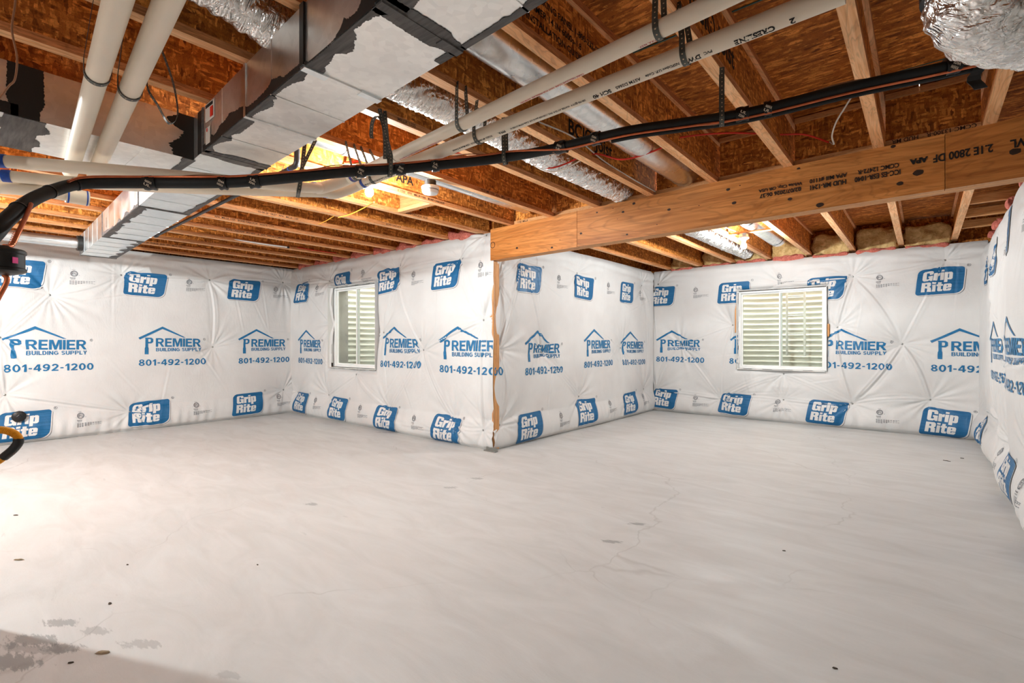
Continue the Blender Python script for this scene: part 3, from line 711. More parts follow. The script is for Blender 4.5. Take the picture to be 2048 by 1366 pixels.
# pink fibreglass showing above the blankets
def lump(name, mat, x0, x1, y0, y1, z0, z1, label, cat, group, amp=.03, seed=0, nx=14, ny=4, nz=8):
    rng = np.random.default_rng(seed); bm = bmesh.new(); bmesh.ops.create_cube(bm, size=1); bmesh.ops.subdivide_edges(bm, edges=bm.edges[:], cuts=9, use_grid_fill=True)
    ph = rng.uniform(0, 6.3, (6, 3)); kf = rng.uniform(9, 34, (6, 3)); c = Vector(((x0 + x1) / 2, (y0 + y1) / 2, (z0 + z1) / 2))
    for v in bm.verts:
        p = Vector((c.x + v.co.x * (x1 - x0), c.y + v.co.y * (y1 - y0), c.z + v.co.z * (z1 - z0))); q = v.co.normalized(); d = 0
        for k in range(6): d += math.sin(p.x * kf[k, 0] + ph[k, 0]) * math.sin(p.y * kf[k, 1] + ph[k, 1]) * math.sin(p.z * kf[k, 2] + ph[k, 2])
        sph = max(0, v.co.length - .5) * .35; p = p - Vector((q.x * (x1 - x0), q.y * (y1 - y0), q.z * (z1 - z0))) * sph
        v.co = p + Vector((q.x, q.y, q.z)) * d * amp * .4
    bm.verts.index_update(); V = [v.co[:] for v in bm.verts]; Fc = [[v.index for v in f.verts] for f in bm.faces]; bm.free()
    return tag(mesh(name, V, Fc, mat, None, True, (c.x, c.y, z0)), label, cat, group)
JX = [.30 - .5275 * k for k in range(17)]
for k in range(7, 16):
    x0, x1 = JX[k + 1] + .04, JX[k] - .04
    if k == 7: x1 = JX[7] - .3
    if k == 7: continue
    hgt = .05 + .04 * random.random()
    lump('pink_insulation', 'pink_fibre', x0, x1, 4.08, 4.26, 2.40, 2.44 + hgt, 'tuft of pink fibreglass above the blanket, bay %s from the wooden beam' % ('first second third fourth fifth sixth seventh eighth'.split()[k - 8]), 'insulation', 'pink fibreglass over the left window wall', .04, k)
nth = 'first second third fourth fifth sixth seventh eighth'.split()
for k in range(0, 7):
    x0, x1 = JX[k + 1] + .035, JX[k] - .035
    lump('pink_insulation', 'pink_fibre', x0, x1, 8.28, 8.44, 2.40, 2.455 + .05 * random.random(), 'pink fibreglass strip over the right window wall, %s bay from the right' % nth[k], 'insulation', 'pink fibreglass over the right window wall', .03, 40 + k)
    lump('spray_foam', 'spray_foam', x0 - .02, x1 + .02, 8.36, 8.56, 2.45, JB(x0) + JD - .06 - .05 * random.random(), 'yellow spray foam on the rim board, %s bay from the right' % nth[k], 'foam', 'spray foam in the joist bays', .045, 60 + k)
for i, (yy, zz) in enumerate(((7.9, 2.46), (7.1, 2.45), (6.2, 2.45), (5.4, 2.44))):
    lump('pink_insulation', 'pink_fibre', .57, .68, yy - .08, yy + .08, zz - .05, zz + .015, 'pink fibreglass tuft on top of the right wall blanket, %s from the back' % nth[i], 'insulation', 'pink tufts on the right wall', .05, 90 + i)

# ================================================================ WINDOWS
def window(name, wx0, wx1, z0, z1, y, slide):
    root = empty(name, ((wx0 + wx1) / 2, y, z0), kind='structure')
    fw, d = .034, .07
    def bars(nm, a, b, c, e, t, y0, y1, par):
        for q in ((a, a + t, c, e), (b - t, b, c, e), (a + t, b - t, c, c + t), (a + t, b - t, e - t, e)):
            m = MB(); m.box(q[0], q[1], y0, y1, q[2], q[3], .004); m.build(nm, 'vinyl', par)
    bars('window_frame', wx0, wx1, z0, z1, fw, y, y + d, root)
    mid = (wx0 + wx1) / 2
    for (a, b, yy) in ((wx0 + fw, mid + .02, y + .038), (mid - .02, wx1 - fw, y + .014)):
        sash = empty('sash', (0, 0, 0)); sash.parent = root; sash.location = Vector(((a + b) / 2, yy, z0)) - Vector(root.location)
        bars('sash_bar', a, b, z0 + fw, z1 - fw, .022, yy, yy + .022, sash)
        m = MB(); m.box(a + .022, b - .022, yy + .009, yy + .013, z0 + fw + .022, z1 - fw - .022); m.build('pane', 'window_glass', sash)
    # insect screen on the sliding half gives the greyer tone
    return root
win1 = window('window_1', *W1, 4.15, 0)
win2 = window('window_2', *W2, 8.34, 0)
def well(label, cx, y0, a, b, z0, z1, ph=0):
    root = empty('window_well', (cx, y0, z0), label, 'window well'); n = 40; V = []; Fc = []; nz = int((z1 - z0) / .0085); 
    for j in range(nz + 1):
        z = z0 + (z1 - z0) * j / nz; c = .017 * math.sin(2 * PI * z / .09 + ph)
        for i in range(n + 1):
            t = PI * i / n; V.append((cx - (a + c) * math.copysign(abs(math.cos(t)) ** .7, math.cos(t)), y0 + (b + c) * math.sin(t) ** .7, z))
    for j in range(nz):
        for i in range(n):
            q = j * (n + 1) + i; Fc.append((q, q + 1, q + n + 2, q + n + 1))
    mesh('corrugated_wall', V, Fc, 'corrugated_steel', root, True)
    m = MB(); m.box(cx - a - .05, cx + a + .05, y0 - .0, y0 + b + .05, z0 - .05, z0); m.build('gravel_bed', 'gravel', root)
    return root
well('corrugated steel window well outside the left window', -6.46, 4.42, .80, .62, .35, 2.60)
well('corrugated steel window well outside the right window', -1.66, 8.64, .86, .72, .35, 2.60, 1.)
lad = empty('escape_ladder', (-1.57, 9.0, .4), 'white escape ladder hooked inside the right window well', 'ladder')
xl0, xl1, yl = -1.70, -1.45, 9.0
for x in (xl0, xl1): m = MB(); m.box(x - .016, x + .016, yl - .012, yl + .012, .98, 2.35, .003); m.build('rail', 'white_plastic', lad)
for z in (1.04, 1.338, 1.626, 1.94, 2.24): m = MB(); m.tube([(xl0, yl, z), (xl1, yl, z)], .012, 8); m.build('rung', 'white_plastic', lad)
# paper returns round the openings
def returns(B, x0, x1, z0, z1, ya, yb):
    for q in ((x0 - .012, x0 - .006, z0, z1), (x1 + .006, x1 + .012, z0, z1), (x0, x1, z0 - .012, z0 - .006), (x0, x1, z1 + .006, z1 + .012)):
        m = MB(); m.box(q[0], q[1], ya, yb, q[2], q[3]); m.build('window_return', 'blanket', B.o)
returns(bB, W1[0], W1[1], W1[2], W1[3], 4.05, 4.15); returns(bD, W2[0], W2[1], W2[2], W2[3], 8.26, 8.34)
# a scrap of wood blocking seen at the window jambs
for nm, x, y, z0, z1, lb in (('jamb_block', W1[0] - .02, 4.09, .80, .88, 'small reddish wood block at the foot of the left window jamb'), ('jamb_strip', W2[0] - .028, 8.27, 1.35, 2.0, 'reddish wood strip left of the right window frame'), ('jamb_strip', W2[1] + .028, 8.27, 1.28, 1.46, 'short reddish wood strip right of the right window frame')):
    m = MB(); m.box(x - .008, x + .014, y, y + .05, z0, z1, .002); tag(m.build(nm, 'lumber', None, False, (x, y, z0)), lb, 'wood strip')

# ================================================================ FRAMING
FW, FT = .060, .036
def prism_y(y0, y1, x0, x1, z0, z1):
    return MB().box(x0, x1, y0, y1, z0, z1)
def joist(x, y0, y1, label):
    zb = JB(x); r = empty('floor_joist', (x, (y0 + y1) / 2, zb), label, 'joist', 'floor joists of the storey above')
    m = prism_y(y0, y1, x - FW / 2, x + FW / 2, zb, zb + FT); b = m.build('bottom_flange', ['flange', 'flange_side'], r)
    for i in (4, 5): b.data.polygons[i].material_index = 1
    m = prism_y(y0, y1, x - FW / 2, x + FW / 2, zb + JD - FT, zb + JD); t = m.build('top_flange', ['flange', 'flange_side'], r)
    for i in (4, 5): t.data.polygons[i].material_index = 1
    wb = prism_y(y0, y1, x - .0055, x + .0055, zb + FT - .004, zb + JD - FT + .004).build('web', 'osb_web', r)
    return r, wb, b
JO = []
nth = 'first second third fourth fifth sixth seventh eighth ninth tenth eleventh twelfth thirteenth fourteenth fifteenth sixteenth seventeenth'.split()
for k, x in enumerate(JX):
    lb = '%s wooden I-joist counted from the right wall, resting on the %s' % (nth[k], 'long beam and back wall' if k < 8 else 'left window wall')
    JO.append(joist(x, -4.5, 8.50 if k < 8 else 4.28, lb))
def web_ink(k, txt, y, dz, h, bold=.02, mat='ink_black', side=1, width=None, flip=False):
    x = JX[k] + side * .0068; zb = JB(JX[k]); ud = (0, side, 0); vd = (0, 0, 1)
    if flip: ud = (0, -side, 0); vd = (0, 0, -1)
    ink(txt, (x, y, zb + dz), ud, vd, mat, JO[k][1], height=h, bold=bold, width=width)
def flange_ink(k, txt, y, h=.02, mat='ink_brown', side=1, dz=.008):
    x = JX[k] + side * (FW / 2 + .0008); ink(txt, (x, y, JB(JX[k]) + dz), (0, side, 0), (0, 0, 1), mat, JO[k][2], height=h, bold=.02)
web_ink(4, 'BCI\u00ae Joist', 2.75, .085, .14, .02); web_ink(2, 'BCI\u00ae Joist', 2.05, .09, .15, .02); 0
for r_, t in enumerate(('USE BLOCKING PANEL 1-800-232-0788', 'BC FRAMER 14 IN 6000s-1.8', 'SEE INSTALLATION GUIDE')): web_ink(3, t, 1.55, .20 - r_ * .055, .032); 
for r_, t in enumerate(('BC CALC 6000s', 'ESR-1336  18', 'CCMC 12787-R')): web_ink(2, t, 1.15, .22 - r_ * .06, .04, .04)
web_ink(7, 'APA', 2.55, .1, .07); web_ink(7, 'BCI\u00ae J', 2.3, .14, .10); web_ink(8, 'APA', 3.0, .08, .10)
for k, y, t in ((6, 3.0, 'HUD MR 1320   APA   MILL 1105'), (7, 2.55, 'R 1320   APA   MILLR 1105   BOISE CASCADE'), (10, 2.1, '02-04-26   04:57   APA   MILLR 1105'), (11, 1.9, 'APA  MILLR 1105   BOISE CASCADE   WHITE CITY'), (12, 2.2, 'BOISE CASCADE   BCI 6000 1.8   APA   HOUSE COMPANY'), (15, 1.7, 'WHITE CITY, OR   02-05-26   05:02   APA   MILLR 1105'), (8, 3.05, 'BOISE CASCADE   R-14'), (9, 3.2, 'BOISE CASCADE'), (13, 2.9, 'BOISE CASCADE'), (5, 1.75, 'MILLR 1105'), (6, 5.2, 'MILLR 1105  BOISE CASCADE  APA  BCI 6000')): flange_ink(k, t, y)
# blocking between the joists over the beam and other cross blocks
def blocking(x0, x1, y, z0, label, txt=None, h=JD, group='blocking panels over the beam'):
    r = empty('joist_blocking', ((x0 + x1) / 2, y, z0), label, 'blocking', group)
    m = MB(); m.box(x0, x1, y - .03, y + .03, z0 + .001, z0 + FT); b = m.build('bottom_flange', 'lvl_edge', r)
    m = MB(); m.box(x0, x1, y - .03, y + .03, z0 + h - FT, z0 + h - .002); m.build('top_flange', 'lvl_edge', r)
    m = MB(); m.box(x0, x1, y - .006, y + .006, z0 + FT, z0 + h - FT); m.build('web', 'osb_block', r)
    return r, b
for k in range(0, 7):
    x0, x1 = JX[k + 1] + .034, JX[k] - .034; zb = max(JB(x0), JB(x1)) + .001
    r, b = blocking(x0, x1, 4.10, zb, 'OSB blocking panel standing on the beam, %s bay from the right' % nth[k], h=JD - .012)
    if k == 0: ink('CCMC 13300-R    HUD MR', (x1 - .02, 4.069, zb + .033), (-1, 0, 0), (0, 0, -1), 'ink_brown', b, height=.026, bold=.02)
    if k == 6: ink('1142  MILLR', (x0 + .05, 4.069, zb + .006), (1, 0, 0), (0, 0, 1), 'ink_brown', b, height=.02, bold=.02)
r, b = blocking(JX[8] + .034, JX[7] - .034, 2.98, JB(-3.6), 'pale wood blocking between two joists near the lit bulb', h=.20, group=None)
for c_ in r.children: c_.data.materials[0] = MATS['lumber_x']
# short ladder blocks between the last joist and the right wall
for i, yy in enumerate((5.0, 5.65, 6.3, 6.95, 7.6)):
    m = MB(); m.box(JX[0] + .034, .80, yy - .02, yy + .02, JB(.3) + .003, JB(.3) + .09, .002)
    tag(m.build('ladder_block', 'lumber_x', None, False, (.5, yy, JB(.3))), 'short wood block between the last joist and right wall, %s from the beam' % nth[i], 'wood block', 'short blocks at the right wall')
# beam of three plies
def beamz(x): return 2.448 + (x + 3.72) / 4.16 * .047
BY = 4.04; BH = .343
beam = empty('support_beam', (-1.5, BY, 2.1), 'long laminated wood beam with knots and upside-down black stamps', 'beam')
def ply(x0, x1, y0, y1, mat, nm='ply'):
    V = []
    for x in (x0, x1):
        t = beamz(x) - .001; V += [(x, y0, t - BH), (x, y1, t - BH), (x, y0, t), (x, y1, t)]
    return mesh(nm, V, [(0, 1, 3, 2), (4, 6, 7, 5), (0, 4, 5, 1), (2, 3, 7, 6), (0, 2, 6, 4), (1, 5, 7, 3)], mat, beam)
pl = [ply(-3.675, -2.556, BY, BY + .043, ['lvl', 'lvl_edge']), ply(-2.553, .10, BY + .0015, BY + .044, ['lvl', 'lvl_edge']), ply(.103, .70, BY, BY + .043, ['lvl_dark', 'lvl_edge'])]
pl += [ply(-3.675, .70, BY + .0455, BY + .0875, ['lvl', 'lvl_edge']), ply(-3.675, .70, BY + .089, BY + .131, ['lvl', 'lvl_edge'])]
for p in pl: p.data.polygons[2].material_index = 1; p.data.polygons[3].material_index = 1
for i, (px, py, r) in enumerate(((1268, 407, .017), (1246, 424, .015), (1338, 419, .017), (1456, 379, .017), (1468, 406, .02), (1162, 467, .016), (1254, 469, .012), (1104, 495, .016), (1194, 425, .011), (1034, 496, .018), (1580, 398, .017), (1800, 367, .02), (1640, 410, .026), (1837, 345, .03), (1597, 337, .012), (2030, 303, .03), (1786, 293, .016), (1314, 449, .006), (1235, 438, .005), (1398, 411, .006), (1120, 480, .006), (1226, 417, .006), (1480, 371, .006))):
    p = at(px, py, 'y', BY); r *= .8; par = pl[0] if p.x < -2.556 else (pl[1] if p.x < .1 else pl[2])
    n_ = 10; V = [(p.x, BY - .0014, p.z)] + [(p.x + r * 1.15 * math.cos(2 * PI * k / n_) * random.uniform(.85, 1.1), BY - .0008, p.z + r * .8 * math.sin(2 * PI * k / n_) * random.uniform(.85, 1.1)) for k in range(n_)]
    mesh('knot', V, [(0, 1 + (k + 1) % n_, 1 + k) for k in range(n_)], 'knot', par)
def stamp(px, px1, py, txt, h, bold=.03):      # px = where the first letter starts (right end, turned upside down), px1 = where the line ends
    p = at(px, py, 'y', BY - .0022); sl = .0113; wd = p.x - at(px1, py, 'y', BY - .0022).x
    ink(txt, (p.x, BY - .0022, p.z), (-1, 0, -sl), (sl, 0, -1), 'ink_black', pl[1] if p.x < .15 else pl[2], height=h, width=wd, bold=bold)
flat_print('printed_ring', loops2d(ringloop(-3.64, 2.27, .035, .006) ), (0, BY - .002, 0), (1, 0, 0), (0, 0, 1), 'ink_black', pl[0])
stamp(1986, 1866, 287, '2.1E 2800 DF', .050); stamp(2062, 2020, 272, 'LVL', .05); stamp(1856, 1819, 312, 'APA', .036, .06)
stamp(1801, 1709, 338, 'ICC-ES ESR-1040', .034); stamp(1798, 1715, 325, 'CCMC 12472-R', .03)
stamp(1692, 1620, 358, 'HUD MR-1241', .034); stamp(1694, 1619, 344, 'APA Mill #1110', .032)
stamp(1602, 1519, 373, '02/07/2026 06:37', .032); stamp(1604, 1517, 361, 'White City, OR USA', .03)
# post at the outside corner
post = empty('corner_post', (-3.66, 4.08, 0), 'wooden stud post at the outside corner under the beam', 'post')
m = MB(); m.box(-3.715, -3.674, 4.075, 4.16, .012, 2.10, .002); m.build('stud', 'lumber', post)
m = MB(); m.box(-3.672, -3.650, 4.062, 4.16, .012, 2.10, .002); m.build('stud', 'lumber', post)
m = MB(); m.box(-3.74, -3.575, 4.0, 4.05, .001, .011); m.box(-3.74, -3.575, 4.044, 4.05, .011, .04); m.build('base_plate', 'steel_dull', post)

# ================================================================ DUCTWORK
DS = -.0519
def dy(x): return .802 + DS * x
TW, TZ0, TZ1 = .325, 2.205, 2.432
trunk = empty('trunk_duct', (-3.5, 1.1, TZ0), 'long rectangular galvanised trunk duct with grey mastic seams under the joists', 'duct')
cuts = [.35, -1.225, -1.725, -2.30, -2.90, -4.43, -5.98, -7.43]
def dbox(m, x0, x1, in0, in1, z0, z1):     # box in duct coordinates, following its slight skew
    V = []
    for x in (x0, x1): V += [(x, dy(x) + in0, z0), (x, dy(x) + in1, z0), (x, dy(x) + in0, z1), (x, dy(x) + in1, z1)]
    return m.add(V, [(0, 2, 3, 1), (4, 5, 7, 6), (0, 1, 5, 4), (2, 6, 7, 3), (0, 4, 6, 2), (1, 3, 7, 5)])
secs = []
for i in range(len(cuts) - 1):
    m = MB(); dbox(m, cuts[i], cuts[i + 1], 0, TW, TZ0, TZ1); s_ = m.build('duct_section', 'galv_bright' if i >= 4 else 'galvanised', trunk); secs.append(s_)
    L0, L1 = cuts[i], cuts[i + 1]; nb = max(1, int(abs(L1 - L0) / .28))
    for k in range(1, nb + (1 if i > 3 else 0)):
        x = L0 + (L1 - L0) * k / (nb + 0.0) 
        if abs(x - L1) < .05: continue
        m = MB(); dbox(m, x, x - .008, -.002, TW + .002, TZ0 - .003, TZ1); m.build('stiffening_bead', 'galv_bright' if i >= 4 else 'galvanised', s_)
for i, x in enumerate(cuts[1:-1]):
    m = MB(); dbox(m, x + .012, x - .012, -.004, TW + .004, TZ0 - .005, TZ1 + .002); m.build('slip_joint', 'galvanised' if i in (1, 2) else 'mastic', trunk)
    if i in (0, 1):
        for a in (.0, TW - .09):
            m = MB(); dbox(m, x + .017, x - .017, a - .004, a + .09, TZ0 - .009, TZ0 + .01); m.build('drive_cleat', 'mastic' if i == 0 else 'galv_bright', trunk)
        m = MB(); dbox(m, x + .016, x - .016, -.009, .006, TZ0, TZ1); m.build('drive_cleat', 'black_metal', trunk)
m = MB(); dbox(m, cuts[-1], cuts[-1] - .02, -.006, TW + .006, TZ0 - .006, TZ1); m.build('end_cap', 'mastic', trunk)
def smear(par, a, b, inward, wid, nrm, mat='mastic', jag=.4, seed=0, n=None, both=False):     # brushed mastic strip from a to b
    rng = random.Random(seed); a, b, inward, nrm = Vector(a), Vector(b), Vector(inward), Vector(nrm).normalized(); ln = (b - a).length; n = n or max(6, int(ln / .005)); V = []
    wv = tg = wid
    for i in range(n + 1):
        t = i / n; wv = wv + (tg - wv) * .12; e = wid * jag * rng.uniform(-.5, .5) * .22
        if rng.random() < .09: tg = wid * rng.uniform(1 - jag * 1.3, 1 + jag * 1.3)
        p = a.lerp(b, t); e2 = -(wv + e) * .9 if both else 0
        V += [p + inward * e2 + nrm * .0012, p + inward * (wv + e) + nrm * .0012, p + inward * e2 + nrm * .0030, p + inward * (wv + e) * .98 + nrm * .0030]
    Fc = []
    for i in range(n): q = 4 * i; Fc += [(q + 2, q + 3, q + 7, q + 6), (q + 1, q + 5, q + 7, q + 3), (q, q + 2, q + 6, q + 4), (q, q + 4, q + 5, q + 1)]
    Fc += [(0, 1, 3, 2), (4 * n, 4 * n + 2, 4 * n + 3, 4 * n + 1)]
    return mesh('mastic_smear', V, Fc, mat, par)
dn = (0, 0, -1)
def q(x, i): return (x, dy(x) + i, TZ0)
smear(trunk, q(.3, 0), q(-1.2, 0), (0, 1, 0), .06, dn, seed=1); smear(trunk, q(.3, TW), q(-1.2, TW), (0, -1, 0), .035, dn, seed=2)
smear(trunk, q(-1.235, 0), q(-1.72, 0), (0, 1, 0), .05, dn, seed=3, jag=.6); smear(trunk, q(-1.225, .0), q(-1.225, TW), (1, 0, 0), .05, dn, seed=4, both=True)
smear(trunk, q(-1.24, TW), q(-1.33, TW), (0, -1, 0), .03, dn, seed=6)
smear(trunk, q(-1.74, 0), q(-2.9, 0), (0, 1, 0), .032, dn, seed=7, jag=.7)
smear(trunk, q(-2.9, 0), q(-2.9, TW), (1, 0, 0), .045, dn, seed=8, both=True, jag=.5)
smear(trunk, q(-2.93, TW), q(-4.4, TW), (0, -1, 0), .035, dn, seed=9); smear(trunk, q(-4.45, 0), q(-5.97, 0), (0, 1, 0), .05, dn, seed=10, jag=.6)
smear(trunk, q(-4.43, 0), q(-4.43, TW), (1, 0, 0), .02, dn, seed=11, both=True); smear(trunk, q(-6.0, TW), q(-7.4, TW), (0, -1, 0), .05, dn, seed=12, jag=.7)
smear(trunk, q(-5.98, 0), q(-5.98, TW), (1, 0, 0), .014, dn, seed=13, both=True)
sn = (0, -1, 0)
smear(trunk, q(.3, 0), q(-1.2, 0), (0, 0, 1), .07, sn, 'mastic_dark', seed=14, jag=.6); smear(trunk, q(-1.24, 0), q(-2.9, 0), (0, 0, 1), .035, sn, 'mastic_dark', seed=15, jag=.9); smear(trunk, q(-4.45, 0), q(-5.96, 0), (0, 0, 1), .02, sn, seed=16, jag=.9)
smear(trunk, (-2.98, dy(-2.98), TZ0), (-2.98, dy(-2.98), TZ1), (1, 0, 0), .12, sn, 'mastic_dark', seed=17, jag=.3)
smear(trunk, (-1.2, dy(-1.2) , TZ0), (-1.2, dy(-1.2), TZ1), (-1, 0, 0), .05, sn, 'mastic_dark', seed=18, jag=.6)
# labels stuck on the dark side
def sticker(par, x, z, w_, h_, mat, nm, off=.004): m = MB(); m.box(x - w_ / 2, x + w_ / 2, dy(x) - off - .001, dy(x) - off, z - h_ / 2, z + h_ / 2); return m.build(nm, mat, par)
st = sticker(trunk, -2.77, 2.375, .12, .09, 'label_white', 'label', .005)
sticker(st, -2.74, 2.365, .035, .05, 'label_red', 'label_block', .0065); sticker(st, -2.775, 2.407, .095, .016, 'ink_black', 'label_block', .0065)
for k in range(5): sticker(st, -2.80, 2.39 - k * .012, .055, .003, 'ink_grey', 'label_line', .0065)
st = sticker(trunk, -2.80, 2.26, .06, .085, 'label_white', 'label', .005); sticker(st, -2.81, 2.29, .012, .018, 'label_red', 'label_block', .0065)
sticker(trunk, -5.75, 2.30, .006, .09, 'mastic_dark', 'marker_line', .003)

# branch towards the furnace
branch = empty('branch_duct', (-3.3, .4, TZ0), 'rectangular branch duct running from the trunk towards the left edge', 'duct')
bx0, bx1 = -3.58, -3.06
for (ya, yb) in ((.965, .30), (.30, -.35)):
    m = MB(); m.box(bx0, bx1, yb, ya, TZ0 - .004, TZ1); s_ = m.build('duct_section', 'galvanised', branch)
    for k in (1, 2):
        yy = ya + (yb - ya) * k / 3; m = MB(); m.box(bx0, bx1 + .002, yy - .004, yy + .004, TZ0 - .006, TZ1); m.build('stiffening_bead', 'galvanised', s_)
zz = TZ0 - .004
smear(branch, (bx1, .30, zz), (bx1, .30, TZ1), (0, 1, 0), .05, (1, 0, 0), 'mastic_dark', seed=31, both=True, jag=.4)
smear(branch, (bx1, .96, zz), (bx1, .96, TZ1), (0, -1, 0), .10, (1, 0, 0), 'mastic_dark', seed=32, jag=.5)
smear(branch, (bx1, .30, zz), (bx0, .30, zz), (0, 1, 0), .07, dn, seed=33, both=True, jag=.4); smear(branch, (bx1, .97, zz), (bx0, .97, zz), (0, -1, 0), .06, dn, seed=34, jag=.5)
smear(branch, (bx1, .28, zz), (bx1, -.3, zz), (0, 0, 1), .05, (1, 0, 0), 'mastic_dark', seed=35, jag=.6)

def roundpipe(name, label, pts, r, mat, cat='duct', n=24, bands=(), group=None, cap=True):
    root = empty(name, pts[0], label, cat, group)
    m = MB(); m.tube(pts, r, n, cap); m.build('tube', mat, root, True)
    return root
def flex(name, label, pts, r, seed=0, mat='foil', pitch=.028, amp=.10, n=44):
    rng = np.random.default_rng(seed); P = spline(pts, 6); ln = sum((P[i + 1] - P[i]).length for i in range(len(P) - 1)); N = int(ln / .008)
    # resample evenly
    cum = [0]
    for i in range(len(P) - 1): cum.append(cum[-1] + (P[i + 1] - P[i]).length)
    Q = []
    j = 0
    for i in range(N + 1):
        d = ln * i / N
        while j < len(cum) - 2 and cum[j + 1] < d: j += 1
        Q.append(P[j].lerp(P[j + 1], (d - cum[j]) / max(1e-9, cum[j + 1] - cum[j])))
    ph = rng.uniform(0, 6.3, 8); ka = rng.integers(3, 11, 8); kd = rng.uniform(14, 90, 8)
    def rad(t, a):
        d = t * ln; rib = math.sin(2 * PI * d / pitch + a); g = sum(math.sin(ka[q_] * a + kd[q_] * d + ph[q_]) for q_ in range(8)) / 8
        return r * (1 + amp * .45 * rib + amp * g * 1.3)
    root = empty(name, pts[0], label, 'duct'); m = MB(); m.tube(Q, rad, n); m.build('foil_jacket', mat, root, True); return root, Q
def on_tube(root, vt, base, axis, r, ang, mat, flip=1, name='printed_text', upv=(0, 0, 1)):   # wrap flat print on a straight tube
    ax = Vector(axis).normalized(); e1 = ax.cross(Vector(upv)).normalized(); e2 = ax.cross(e1)
    V = []
    for u, v in vt[0]:
        a = ang + flip * v / r; V.append(Vector(base) + ax * u + (e1 * math.cos(a) + e2 * math.sin(a)) * (r + .0008))
    return mesh(name, V, vt[1], mat, root)
# bare round ducts in the joist bays
rd = roundpipe('round_duct', 'bare galvanised round duct in the bay left of the long joist stamp', [(-1.52, 1.15, 2.60), (-1.52, 7.45, 2.60)], .105, 'galvanised_round', n=32)
for yy in (5.9, 7.30): m = MB(); m.tube([(-1.52, yy - .012, 2.60), (-1.52, yy + .012, 2.60)], .109, 32); m.build('joint_band', 'black_metal', rd, True)
m = MB(); m.tube([(-1.52, 1.15, 2.704), (-1.52, 7.45, 2.704)], .006, 6); m.build('seam', 'galvanised_round', rd)
rd = roundpipe('round_duct', 'bright round duct in the bay behind the smoke detector', [(-3.10, 1.2, 2.60), (-3.10, 3.95, 2.60)], .088, 'galvanised_round', n=28)
for yy in (1.9,): m = MB(); m.tube([(-3.10, yy - .012, 2.60), (-3.10, yy + .012, 2.60)], .091, 28); m.build('joint_band', 'steel_dull', rd, True)
rd = roundpipe('round_duct', 'small pale round duct joining the far end of the trunk', [(-7.27, 1.17, 2.31), (-7.27, -3.0, 2.31)], .056, 'galv_bright', n=20)
m = MB(); m.tube([(-7.27, 1.175, 2.31), (-7.27, 1.13, 2.31)], .085, 20); m.build('collar', 'mastic_dark', rd, True)
for px in ((-.9), (.2)): m = MB(); m.tube([(-7.27, px - .01, 2.31), (-7.27, px + .01, 2.31)], .058, 20); m.build('joint_band', 'galvanised', rd, True)
# foil flex ducts
fx, _ = flex('flex_duct', 'crinkled foil flex duct with red lettering running over the pipes to the beam', [(-2.06, 1.15, 2.52), (-2.06, 1.35, 2.54), (-2.08, 2.0, 2.56), (-2.09, 3.0, 2.56), (-2.10, 4.05, 2.57), (-2.10, 5.0, 2.56), (-2.05, 6.4, 2.54), (-2.07, 7.3, 2.56), (-2.08, 8.1, 2.58)], .10, 3)
for y0, tx, an in ((1.42, 'SMP 4 8', 4.3), (1.50, 'AIRSPACE R-6', 4.0), (2.72, 'AIRSPACE', 3.9), (2.9, 'DUCTS', 4.2), (3.05, 'JP SMOKE', 4.0), (3.2, 'LISTED U.L. 181', 4.1)):
    vt = text2d(tx, height=.03, bold=.02); vt = ([(v, u) for u, v in vt[0]], vt[1])
    on_tube(fx, vt, (-2.08, y0, 2.555), (0, 1, 0), .110, an - .9, 'ink_red')
flex('flex_duct', 'quilted foil flex duct above the trunk near the top left', [(-2.07, -1.6, 2.60), (-2.07, -.4, 2.60), (-2.07, .5, 2.59), (-2.06, .82, 2.55), (-2.05, 1.02, 2.48)], .10, 9, pitch=.05, amp=.07)
big, _ = flex('flex_duct', 'large foil flex duct elbow at the top right corner', [atz(1951, -30, 1.70), atz(1953, -4, 1.70), atz(1968, 22, 1.70), atz(2005, 38, 1.71), atz(2060, 44, 1.73), atz(2150, 46, 1.78)], .142, 5, pitch=.03, amp=.075)
cc = atz(1951, -22, 1.70); m = MB(); m.tube([cc + Vector((0, 0, .16)), cc + Vector((.0, 0, .0))], .150, 36); m.build('collar', 'black_metal', big, True)
m = MB(); m.tube([cc + Vector((0, 0, .40)), cc + Vector((0, 0, .15))], .138, 32); m.build('metal_stub', 'galvanised_round', big, True)

# ================================================================ PLUMBING
def pvc(label, pts, r, name='pvc_pipe', mat='pvc', cat='pipe', n=20, group=None):
    root = empty(name, pts[0], label, cat, group)
    m = MB(); m.tube(pts, r, n); m.build('tube', mat, root, True); return root
def ring(par, p, axis, r, wd, mat, nm='coupling', n=24):
    p = Vector(p); a = Vector(axis).normalized() * wd / 2; m = MB(); m.tube([p - a, p + a], r, n); return m.build(nm, mat, par, True)
R2 = .0362; R2U = .0312; RD = .0295
uA, uB = at(1500, -28, 'z', 2.318), at(700, 356, 'z', 2.258); lA, lB = at(1690, -17, 'z', 2.318), at(722, 366, 'z', 2.262)
uE, lE = at(640, 376, 'z', 2.17), at(668, 386, 'z', 2.185)
uM, lM = [at(597, 374, 'z', 2.12), at(300, 347, 'z', 2.06), at(0, 322, 'z', 2.05)], [at(595, 384, 'z', 2.14), at(400, 378, 'z', 2.10), at(200, 368, 'z', 2.08), at(10, 352, 'z', 2.065)]
uD = uM[-1] + (uM[-1] - uM[-2]) * .3; lD = lM[-1] + (lM[-1] - lM[-2]) * .5
